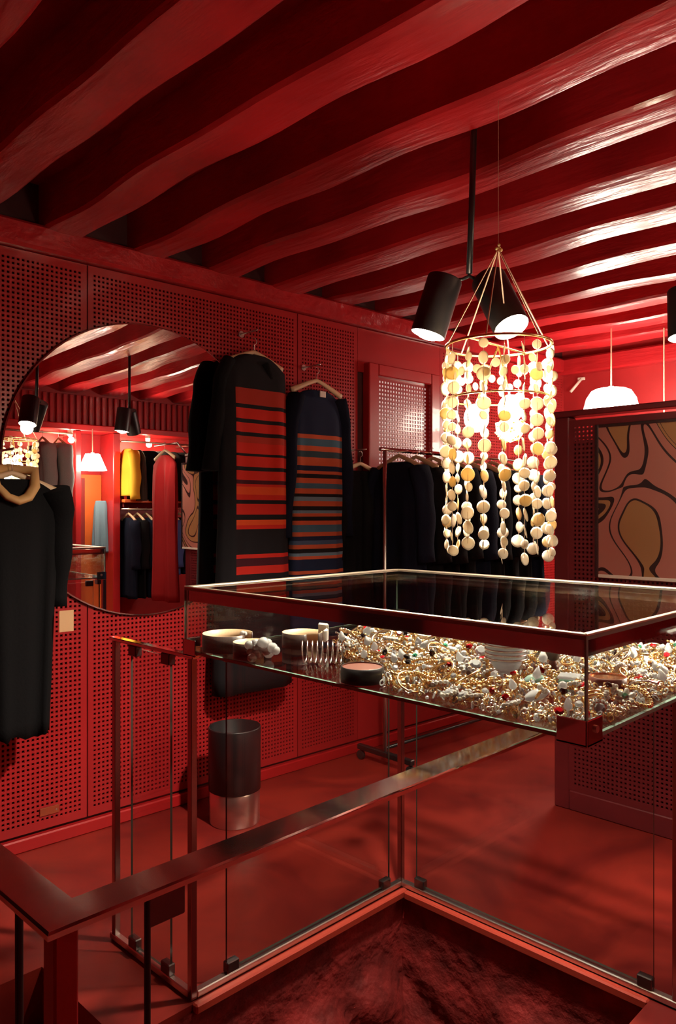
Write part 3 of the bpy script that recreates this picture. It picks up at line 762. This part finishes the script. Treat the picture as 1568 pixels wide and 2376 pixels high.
# ------------------------------------------------------------------ shell chandelier
CX, CY = 1.985, 1.268
ch = thing('shell_chandelier', 'hanging chandelier of pale round shell discs on strings above the case', 'chandelier', (CX, CY, 0))
RC, ZT, ZL = .158, 2.005, 1.36
mb = MB(); mb.torus((0, 0, ZT), RC, .0045, 48, 8); part('top_ring', mb, 'gold', ch, True)
mb = MB(); mb.torus((0, 0, ZT - .16), RC * .96, .003, 48, 6); part('lower_ring', mb, 'gold', ch, True)
mb = MB(); mb.cyl((0, 0, 2.30), (0, 0, ZB + .03), .0009, n=6); part('thread', mb, 'cord', ch)
mb = MB(); lumps(mb, (0, 0, 2.30), .009, 5, random.Random(3)); part('knot', mb, 'shell_gold', ch, True)
for k in range(6):
    a = k * math.pi / 3 + .35
    mb = MB(); mb.tube([(0, 0, 2.30), (RC * math.cos(a), RC * math.sin(a), ZT)], .0022, 6); part('hanger_cord', mb, 'cord', ch)
dm = MB(); dm.lathe([(1e-4, -.0016), (.013, -.0014), (.019, 0), (.013, .0014), (1e-4, .0016)], 16)
dm.xf(Matrix.Rotation(R(90), 4, 'X'))
disc_me = dm.mesh('disc', 'shell', True); dg = dm.mesh('disc', 'shell_gold', True)
gc = random.Random(2); nd = 0
NS = 17
for k in range(NS):
    a = 2 * math.pi * k / NS + .12; rr = RC * (1 if k % 4 else .93); x, y = rr * math.cos(a), rr * math.sin(a)
    low = ZL + gc.uniform(-.012, .05)
    mb = MB(); mb.cyl((x, y, low), (x, y, ZT), .0008, n=5); s_ = part('strand', mb, 'cord', ch)
    z = low; 
    while z < ZT - .01 and nd < 298:
        sc = gc.uniform(.72, 1.12)
        o = link('disc', disc_me if gc.random() < .8 else dg, s_, (x + gc.uniform(-.003, .003), y + gc.uniform(-.003, .003), z), (gc.uniform(-.25, .25), 0, gc.uniform(0, 3.14))); o.scale = (sc, 1, sc)
        z += .033 * sc + gc.uniform(.006, .013); nd += 1
# looped garland of discs between the two rings: one part
mb = MB()
for k in range(36):
    a = 2 * math.pi * k / 36; z = ZT - .055 - .05 * abs(math.sin(a * 5))
    q = MB(); q.v = list(dm.v); q.f = dm.f; q.xf(Matrix.Translation((RC * .99 * math.cos(a), RC * .99 * math.sin(a), z)) @ Matrix.Rotation(a + R(90) + gc.uniform(-.4, .4), 4, 'Z') @ Matrix.Diagonal((.7, 1, .7, 1))); mb.add(q.v, q.f)
part('garland', mb, 'shell', ch, True)
bulbs = [(.035, -.02, 1.815), (-.05, .045, 1.785)]
mb = MB(); mb.cyl((0, 0, ZT), (.03, -.02, 1.86), .003, n=8); mb.cyl((0, 0, ZT), (-.05, .045, 1.83), .003, n=8); mb.cyl((-RC, 0, ZT), (RC, 0, ZT), .003, n=8); part('lamp_wire', mb, 'gold', ch)
for b_ in bulbs:
    mb = MB(); mb.ball(b_, .038, 16, 10, 1.15); part('bulb', mb, 'bulb', ch, True)
for b_, w_ in zip(bulbs, (1, .8)):
    point_light('chandelier_light', (b_[0], b_[1], b_[2] + .055), BULB_W * w_ * .5, size=.03, parent=ch)
    point_light('chandelier_light', (b_[0], b_[1], b_[2] - .05), BULB_W * w_ * .5, size=.03, parent=ch)
mb = MB()
for k in range(60):
    a = gc.uniform(0, 6.28); q = gc.uniform(0, 1); r_ = .044 * math.sqrt(1 - (1 - q) ** 2) + .004
    lumps(mb, (.035 + r_ * math.cos(a), -.02 + r_ * math.sin(a), 1.715 + .055 * q), .006, 1, gc)
mb.lathe([(1e-4, 0), (.03, .012), (.042, .035), (.045, .06)], 20, (.035, -.02, 1.712)); part('gold_basket', mb, 'shell_gold', ch, True)

# ------------------------------------------------------------------ pendant spotlights
def can(parent, top, mouth, r=.058, idx=0):
    top = Vector(top); mouth = Vector(mouth); d = (mouth - top).normalized()
    mbq = MB(); P = [top, top + d * .004, mouth, mouth, top + d * .05]
    mbq.tube([top - d * .002, top + d * .004, mouth], [r * .96, r, r], 28, caps=False); c = part('shade', mbq, 'black', parent, True)
    mbq = MB(); mbq.tube([mouth, mouth - d * .1], [r * .97, r * .97], 28, caps=False); part('inner_shade', mbq, 'steel', c, True)
    mbq = MB(); mbq.tube([top - d * .002, top - d * .004], [r * .96, r * .9], 28); part('cap', mbq, 'black', c)
    b0 = mouth - d * .03
    mbq = MB(); mbq.tube([b0 - d * .05, b0, b0 + d * .022, b0 + d * .04, b0 + d * .047], [.02, .045, .046, .03, .004], 20); part('bulb', mbq, 'bulb', c, True)
    return mouth + d * .03, d
sp1 = thing('pendant_spotlight', 'black twin spotlight on a long rod beside the shell chandelier', 'spotlight', (0, 0, 0))
mb = MB(); mb.tube([(2.095, 1.431, ZB + .02), (2.092, 1.438, 2.5), (2.086, 1.444, 2.285)], .0105, 12); part('rod', mb, 'black', sp1, True)
for tgt in ((2.05, 1.472, 2.262), (2.122, 1.412, 2.262)):
    mb = MB(); mb.tube([(2.086, 1.444, 2.30), (2.086, 1.444, 2.278), ((2.086 + tgt[0]) / 2, (1.444 + tgt[1]) / 2, 2.266), tgt], .006, 8); part('arm', mb, 'black', sp1, True)
for tp, mo in (((2.030, 1.500, 2.268), (1.993, 1.543, 2.085)), ((2.125, 1.395, 2.262), (2.098, 1.292, 2.085))):
    p, d = can(sp1, tp, mo); spot_light('spot_beam', p, p + d, SPOT_W * (1 if tp[0] < 2.1 else 1.5), 140 if tp[0] < 2.1 else 108, .95, size=.04, parent=sp1)
sp2 = thing('pendant_spotlight', 'second black twin spotlight cut by the right edge near the print', 'spotlight', (0, 0, 0))
mb = MB(); mb.tube([(2.965, 1.0, ZB + .02), (2.965, 1.0, 2.33)], .0105, 12); part('rod', mb, 'black', sp2, True)
for tgt in ((2.925, 1.03, 2.32), (2.985, .955, 2.32)):
    mb = MB(); mb.tube([(2.965, 1.0, 2.34), (2.965, 1.0, 2.325), tgt], .006, 8); part('arm', mb, 'black', sp2, True)
for tp, mo in (((2.90, 1.055, 2.32), (2.88, 1.045, 2.14)), ((2.995, .935, 2.32), (3.065, .87, 2.15))):
    p, d = can(sp2, tp, mo); spot_light('spot_beam', p, p + d, SPOT_W * .035, 110, .7, size=.04, parent=sp2)

# ------------------------------------------------------------------ opal dome lamps
def dome(loc, r, ztop, zc, label, wts, cone=False):
    t_ = thing('dome_pendant', label, 'lamp', (loc[0], loc[1], 0))
    h = r * .78
    pr = [(.02, ztop), (r * .55, ztop - .006), (r * .72, ztop - h * .14), (r * .9, ztop - h * .5), (r, ztop - h), (r * .97, ztop - h), (r * .87, ztop - h * .5), (.02, ztop - .012)]
    if cone: h = r * 1.2; pr = [(.02, ztop), (r * .5, ztop - .004), (r, ztop - h), (r * .97, ztop - h), (r * .47, ztop - .01), (.02, ztop - .01)]
    mbq = MB(); mbq.lathe(pr, 36); part('shade', mbq, 'opal', t_, True)
    mbq = MB(); mbq.cyl((0, 0, ztop - .005), (0, 0, zc), .005, n=8); part('cord', mbq, 'cord', t_)
    mbq = MB(); mbq.cyl((0, 0, ztop - .004), (0, 0, ztop + .012), .018, n=14); part('cap', mbq, 'ivory', t_)
    mbq = MB(); mbq.ball((0, 0, ztop - h * .55), .035, 14, 8); part('bulb', mbq, 'bulb_soft', t_, True)
    point_light('dome_light', (0, 0, ztop - h * .55), wts * 1.3, (1, .74, .45), .03, t_)
dome((5.0, 2.30), .18, 2.345, ZB + .02, 'white opal dome lamp glowing above the partition', DOME_W)
dome((5.35, 2.08), .17, 2.12, ZB + .02, 'white dome lamp mostly hidden behind the partition, its cord showing', DOME_W)
dome((3.36, -.72), .14, 2.09, 2.34, 'white lamp shade before the orange door, seen in the mirror', DOME_W * .6, True)
t1 = thing('wall_bracket', 'small pale slanting bracket on the end wall under the beams', 'bracket', (UF - .01, 2.96, 2.60))
mb = MB(); mb.bbox(-.02, 0, -.03, .03, -.012, .012, .003); part('plate', mb, 'ivory', t1)
mb = MB(); mb.tube([(-.01, 0, 0), (-.08, .06, -.11)], .012, 10); part('arm', mb, 'ivory', t1, True)
# track lamps over the hanging bays (mirror)
for (u, lab) in ((3.2, 'small round lamp at the left of the red shelf board in the mirror'), (4.05, 'small round lamp over the dark skirts seen in the mirror')):
    t1 = thing('track_lamp', lab, 'lamp', (u, VR + .30, 2.33))
    mb = MB(); mb.cyl((0, 0, 0), (0, 0, -.03), .03, n=18); part('housing', mb, 'ivory', t1)
    mb = MB(); mb.ball((0, 0, -.045), .024, 14, 8); part('bulb', mb, 'bulb_soft', t1, True)
    point_light('track_light', (0, .03, -.10), TRACK_W, (1, .76, .48), .03, t1)

# ------------------------------------------------------------------ clothes
def body_mesh(name, L, hw_sh, hw_mid, hw_hem, hd, mat, neck=.07, drop=.06, folds=5, amp=.012, seed=1, fringe=False, vneck=0):
    g = random.Random(seed); ph = [g.uniform(0, 6.28) for _ in range(4)]; n = 48; rings = []
    rows = [0, .008, .02, .035, .05, drop + .02, .12, .18, .25] + [.25 + (L - .25) * k / 16 for k in range(1, 17)]
    for d in rows:
        t_ = d / L
        if d < drop + .02: q = d / (drop + .02); hw = neck + (hw_sh - neck) * (q ** .62)
        else:
            q = (d - drop - .02) / (L - drop - .02)
            hw = hw_sh + (hw_mid - hw_sh) * min(1, q * 2.2) if q < .45 else hw_mid + (hw_hem - hw_mid) * ((q - .45) / .55)
        dd = hd * (.45 + .55 * min(1, d / .15)) * (1 + .15 * t_)
        ring = []
        for i in range(n):
            a = 2 * math.pi * i / n; c_, s_ = math.cos(a), math.sin(a)
            x = hw * math.copysign(abs(c_) ** .8, c_); y = dd * math.copysign(abs(s_) ** .8, s_)
            f = amp * min(1, d / .4) * (math.sin(folds * a + ph[0] + 1.2 * t_) + .5 * math.sin((folds * 2 + 1) * a + ph[1]))
            y += f * (.3 + abs(s_)); x += f * .4 * c_
            z = -d + (-.0 if abs(s_) < .2 else 0)
            if d < .02 and s_ < 0: z -= vneck * (1 - abs(c_)) 
            if d == L and fringe: z += g.uniform(-.02, .012)
            ring.append((x, y, z))
        rings.append(ring)
    mbq = MB(); mbq.loft(rings, True)
    return mbq.mesh(name, mat, True)
def sleeve_mesh(name, side, hw_sh, L, r0, r1, mat, spread=.10, drop=.07, fwd=0):
    pts = []; rs = []
    for k in range(12):
        q = k / 11
        pts.append((side * (hw_sh - .045 + spread * (q ** .8) + .03 * min(1, q * 6)), fwd * q + .006 * math.sin(q * 9), -drop * .55 - L * q)); rs.append(r0 + (r1 - r0) * q + .004 * math.sin(q * 14))
    mbq = MB(); mbq.tube(pts, rs, 18, flat=.62); return mbq.mesh(name, mat, True)
def garment(name, label, cat, loc, rz, mats, L, hw=(.2, .2, .24), hd=.05, sleeve=0, group=None, seed=1, smat=None, **k):
    t_ = thing(name, label, cat, loc, (0, 0, rz), group)
    link('body', body_mesh('body', L, *hw, hd, mats, seed=seed, **{q: w for q, w in k.items() if q not in ('spread', 'fwd', 'r0', 'r1', 'tuck')}), t_)
    if sleeve:
        for s_ in (-1, 1):
            link('sleeve', sleeve_mesh('sleeve', s_, hw[0] - (k.get('tuck', 0) if s_ > 0 else 0), sleeve, k.get('r0', .075), k.get('r1', .055), smat or mats, k.get('spread', .10), fwd=k.get('fwd', 0)), t_)
    return t_
def hanger(loc, rz, label, group=None, mat='wood_pale', hw=.19, hook=.09):
    t_ = thing('clothes_hanger', label, 'hanger', loc, (0, 0, rz), group)
    mbq = MB(); mbq.tube([(x / 10 * hw, 0, .03 * (1 - abs(x / 10)) ** 1.3 - .045 * (abs(x / 10)) ** 1.5) for x in range(-10, 11)], [.007 + .004 * abs(x) / 10 for x in range(-10, 11)], 10, flat=1.6); part('arms', mbq, mat, t_, True)
    mbq = MB(); pts = [(0, 0, .025), (0, 0, .025 + hook * .5)] + [(.018 * math.sin(a) , 0, .025 + hook * .5 + .018 - .018 * math.cos(a)) for a in (.5, 1.1, 1.8, 2.5, 3.1, 3.8)]
    mbq.tube(pts, .0018, 6); part('hook', mbq, 'steel', t_, True)
    return t_
RD = (.50, .022, .014); OR = (.62, .075, .018); BR = (.34, .03, .018); BK = (.010, .009, .011); PU = (.05, .008, .014)
zy = lambda y: 780 + y / 2.529
D1T = 2.335
def dz(y, d, top): return round(top - (1.5 - (zy(y) - 1188) * d / 1760), 4)
seq1 = [(0, BK), (312, BR), (405, BK), (430, RD), (490, BK), (510, RD), (565, BK), (590, BR), (630, RD), (690, BK), (705, RD), (770, BK), (790, RD), (840, PU), (865, RD), (885, OR), (925, RD), (960, BK), (985, RD), (1045, BK), (1075, OR), (1105, RD), (1125, BK), (1270, RD), (1297, PU), (1345, RD), (1390, BK), (1460, PU), (1500, RD), (1545, BK)]
b1 = [(max(0, dz(y, 4.03, D1T)) if y else 0, c) for y, c in seq1]
stripes('knit_red_stripe', BK, 1.78, b1, (.045, .20))
TE = (.05, .115, .17); TG = (.13, .20, .26); NV = (.011, .017, .042); OG = (.45, .085, .035)
D2T = 2.195
seq2 = [(0, NV), (565, OG), (590, TE), (638, OG), (667, (.03, .055, .07)), (705, OG), (750, NV), (785, OG), (805, BK), (830, OG), (856, TE), (890, OG), (917, BK), (940, TG), (965, OG), (992, BK), (1020, TG), (1040, OG), (1057, BK), (1083, OG), (1103, TE), (1148, OG), (1174, NV), (1200, (.05, .08, .14)), (1222, OG), (1250, BK), (1270, TG), (1292, OG), (1312, NV), (1380, OG), (1400, NV), (1440, TE), (1470, NV)]
b2 = [(max(0, dz(y, 4.22, D2T)) if y else 0, c) for y, c in seq2]
stripes('knit_blue_stripe', NV, 1.5, b2)
o_ = .12
garment('striped_dress', 'long black knit dress with bold red and orange stripes on the wall', 'dress', W(.555, o_, D1T), PH, 'knit_red_stripe', 1.78, (.205, .215, .25), .055, .58, seed=4, smat='cloth_black', r0=.052, r1=.064, spread=.065, fwd=.03, tuck=.12, folds=4, amp=.010)
hanger(W(.555, o_, D1T - .01), PH, 'wooden hanger inside the black and red striped dress', 'hangers of the wall dresses')
garment('striped_dress', 'navy knit dress with thin blue and orange stripes on a pale hanger', 'dress', W(1.0, o_, D2T), PH, 'knit_blue_stripe', 1.5, (.195, .19, .205), .05, .8, seed=9, smat='cloth_navy', r0=.07, r1=.05, spread=.05, folds=4, amp=.008)
hanger(W(1.0, o_, D2T + .03), PH, 'pale wooden hanger with a label at the neck of the navy dress', 'hangers of the wall dresses')
mb = MB(); mb.bbox(-.022, .022, -.003, .003, -.03, .004, .001); o = part('neck_label', mb, 'cloth_white', bpy.data.objects['striped_dress.001']); o.location = (-.0, -.052, -.012)
garment('black_dress', 'plain black dress hanging low between the navy dress and the rack', 'dress', W(1.37, .10, 1.75), PH, 'cloth_black', 1.15, (.16, .15, .19), .045, .5, seed=12, r0=.06, r1=.05, spread=.04)
for (s_, z_, lab) in ((.555, 2.47, 'small wall peg above the black striped dress'), (1.0, 2.345, 'small wall peg above the navy striped dress'), (1.37, 1.88, 'small wall peg above the plain black dress'), (-.735, 1.76, 'steel wall arm holding the long fringed coat')):
    t1 = thing('wall_peg', lab, 'hook', W(s_, 0, z_), (0, 0, PH)); l_ = .22 if s_ < 0 else .15
    mb = MB(); mb.cyl((0, 0, 0), (0, -l_, 0), .005, n=10); part('arm', mb, 'steel', t1, True)
    mb = MB(); mb.cyl((0, 0, 0), (0, -.006, 0), .018, n=16); part('plate', mb, 'steel', t1)
hanger(W(1.37, .10, 1.765), PH, 'wooden hanger in the plain black dress', 'hangers of the wall dresses')
# long coat at the left edge
ct = garment('long_coat', 'long black coat with fringed hem and tan lining hanging at the left edge', 'coat', W(-.735, .2, 1.635), PH, 'cloth_black', 1.05, (.205, .175, .15), .06, .5, seed=31, fringe=True, r0=.095, r1=.06, spread=-.005, fwd=.02, amp=.014)
mb = MB(); mb.tube([(-.085, -.02, .035), (-.075, -.045, -.03), (-.04, -.068, -.075), (.0, -.075, -.09), (.04, -.068, -.075), (.075, -.045, -.03), (.085, -.02, .035), (.0, .04, .045)], .016, 12, True, flat=1.4); part('collar_lining', mb, 'tan_lining', ct, True)
mb = MB(); mb.bbox(.165, .228, -.078, -.074, -.64, -.55, .001); part('swing_tag', mb, 'tag_card', ct)
hanger(W(-.735, .2, 1.63), PH, 'wooden hanger in the long fringed coat', 'hangers of the wall dresses')
t1 = thing('wall_plate', 'small red metal plate low on the perforated wall', 'plate', W(-.50, .0, .152), (0, 0, PH))
mb = MB(); mb.bbox(-.045, .045, -.006, 0, -.018, .018, .002); part('cover', mb, 'copper', t1)
mb = MB(); mb.cyl((.03, -.006, 0), (.03, -.008, 0), .004, n=8); part('screw', mb, 'steel', t1)

# clothes rack with black coats
RU, RV, RZ = 3.375, 2.93, 1.868
rk = thing('clothes_rack', 'rolling steel clothes rack crowded with black coats beside the window', 'rack', (RU, RV, 0), (0, 0, PH))
for x in (0, 1.5):
    mb = MB(); mb.cyl((x, 0, .09), (x, 0, RZ), .0125, n=14); part('upright', mb, 'dark_steel' if 0 else 'steel', rk, True)
    mb = MB(); mb.bbox(x - .016, x + .016, -.22, .22, .06, .092, .004); part('foot', mb, 'black', rk)
    for y in (-.2, .2):
        mb = MB(); mb.cyl((x - .01, y, .028), (x + .01, y, .028), .027, n=16); mb.cyl((x, y, .03), (x, y, .062), .007, n=8); part('caster', mb, 'rubber', rk)
mb = MB(); mb.cyl((-.04, 0, RZ), (1.54, 0, RZ), .0125, n=14); part('rail', mb, 'chrome', rk, True)
mb = MB(); mb.cyl((0, 0, .11), (1.5, 0, .11), .01, n=12); part('lower_bar', mb, 'black', rk, True)
pos = ['first from the near end', 'second from the near end', 'third from the near end', 'fourth from the near end', 'fifth from the near end', 'sixth from the near end', 'seventh from the near end', 'eighth from the near end', 'ninth from the near end']
for i in range(9):
    x = .12 + i * .155
    garment('black_coat', f'black coat on the rolling rack, {pos[i]}', 'coat', (RU + x, RV + x * math.sin(PH), RZ - .07 - .01 * (i % 3)), R(90) + PH, 'cloth_black' if i % 4 else 'cloth_navy', .98 + .06 * (i % 3), (.205, .2, .23), .055, .55, 'black coats on the rack', 40 + i, r0=.07, r1=.055, spread=.03)
    hanger((RU + x, RV + x * math.sin(PH), RZ - .06), R(90) + PH, f'pale wooden hanger on the rolling rack, {pos[i]}', 'hangers on the rack', hook=.065, hw=.17)

# ------------------------------------------------------------------ bin
bn = thing('waste_bin', 'tall black cylindrical bin with a brushed steel base by the wall', 'bin', (2.28, 2.945, 0))
mb = MB(); mb.lathe([(1e-4, .0), (.120, .0), (.122, .006), (.122, .152), (.118, .158)], 40); part('base', mb, 'bin_steel', bn, True)
mb = MB(); mb.lathe([(.118, .156), (.126, .160), (.127, .455), (.125, .46), (.119, .46), (.118, .20), (1e-4, .19)], 40); part('drum', mb, 'bin_black', bn, True)
mb = MB(); mb.torus((0, 0, .458), .1225, .0024, 44, 6); part('rim', mb, 'steel', bn, True)

# ------------------------------------------------------------------ the side of the shop seen in the mirror
hb = VR + .36
def bay_rail(u0, u1, z, v, label, mat='brass_rail'):
    t_ = thing('hanging_rail', label, 'rail', (u0, v, z))
    mbq = MB(); mbq.cyl((0, 0, 0), (u1 - u0, 0, 0), .011, n=12); part('tube', mbq, mat, t_, True)
    for x in (0, u1 - u0):
        mbq = MB(); mbq.cyl((x, 0, 0), (x, VR - v, 0), .008, n=10); part('arm', mbq, mat, t_, True)
bay_rail(2.5, 3.2, 2.29, hb, 'brass rail holding the two grey jackets in the mirror')
bay_rail(3.74, 4.55, 2.25, hb, 'brass rail with dark skirts under the shelf board in the mirror')
bay_rail(3.74, 4.50, 1.53, hb, 'lower brass rail of navy shirts in the mirror')
for i, (u, lab) in enumerate(((2.90, 'grey wool jacket left of the other grey jacket in the mirror'), (3.06, 'grey wool jacket nearest the orange door in the mirror'))):
    garment('grey_jacket', lab, 'jacket', (u, hb, 2.19), R(90), 'cloth_grey', .74, (.21, .2, .22), .06, .58, 'grey jackets in the mirror', 60 + i, r0=.075, r1=.06, spread=.03)
    hanger((u, hb, 2.205), R(90), ('pale hanger of the left grey jacket in the mirror', 'pale hanger of the right grey jacket in the mirror')[i], 'hangers in the mirror', hook=.085)
garment('yellow_blouse', 'bright yellow blouse right of the red door frame in the mirror', 'blouse', (3.79, hb, 2.17), R(90), 'cloth_yellow', .5, (.19, .18, .2), .04, .5, seed=70, r0=.06, r1=.05, spread=.02)
for i, lab in enumerate(('brown hanging dress next to the yellow blouse in the mirror', 'first black skirt right of the brown dress in the mirror', 'second black skirt right of the brown dress in the mirror', 'third black skirt right of the brown dress in the mirror', 'black skirt nearest the red dress in the mirror')):
    garment('dark_skirt', lab, 'skirt' if i else 'dress', (3.90 + i * .125, hb, 2.16), R(90 if i < 1 else 55), 'cloth_brown' if i == 0 else 'cloth_black', .54, (.17, .18, .20), .045, 0, 'dark clothes on the upper rail', 75 + i)
t1 = thing('display_shelf', 'narrow tan wooden shelf between the two clothes rails in the mirror', 'shelf', (3.74, VR, 1.60))
mb = MB(); mb.bbox(0, .8, 0, .40, 0, .035, .004); part('board', mb, 'door_orange', t1)
mb = MB(); mb.bbox(.02, .04, 0, .3, -.05, 0, .002); mb.bbox(.76, .78, 0, .3, -.05, 0, .002); part('bracket', mb, 'trim_red', t1)
cols = ['cloth_navy', 'cloth_black', 'cloth_navy', 'cloth_black', 'cloth_blue', 'cloth_blue', 'cloth_navy']
ords = ['first', 'second', 'third', 'fourth', 'fifth', 'sixth', 'seventh']
for i in range(7):
    garment('hanging_shirt', f'{"bright blue" if cols[i] == "cloth_blue" else "dark navy" if cols[i] == "cloth_navy" else "black"} shirt on the lower rail in the mirror, {ords[i]} from the door', 'shirt', (3.80 + i * .1, hb, 1.44), R(90), cols[i], .85 if i < 4 else .62, (.19, .18, .19), .026, .5, 'shirts on the lower rail', 90 + i, r0=.055, r1=.045, spread=.02)
    hanger((3.80 + i * .1, hb, 1.455), R(90), f'pale hanger on the lower rail in the mirror, {ords[i]} from the door', 'hangers on the lower rail', hook=.07, hw=.17)
garment('blue_skirt', 'pale blue satin skirt beside the orange door in the mirror', 'skirt', (3.58, VR + .16, 1.62), R(20), 'cloth_teal', .55, (.07, .08, .09), .03, seed=99, neck=.05)
garment('red_dress', 'long sleeveless red dress by the partition end, seen in the mirror', 'dress', (3.46, .645, 2.0), R(-90), 'cloth_red', 1.28, (.20, .18, .22), .05, seed=101, neck=.05, amp=.02)
hanger((3.46, .645, 2.015), R(-90), 'wooden hanger carrying the long red dress in the mirror', 'hangers in the mirror', hook=.08)
t1 = thing('partition_hook_rail', 'short steel rail jutting from the partition end above the red dress', 'rail', (3.46, .45, 2.095))
mb = MB(); mb.cyl((0, 0, 0), (0, .43, 0), .007, n=10); mb.cyl((0, .43, 0), (.08, .43, -.09), .007, n=10); part('bar', mb, 'steel', t1, True)
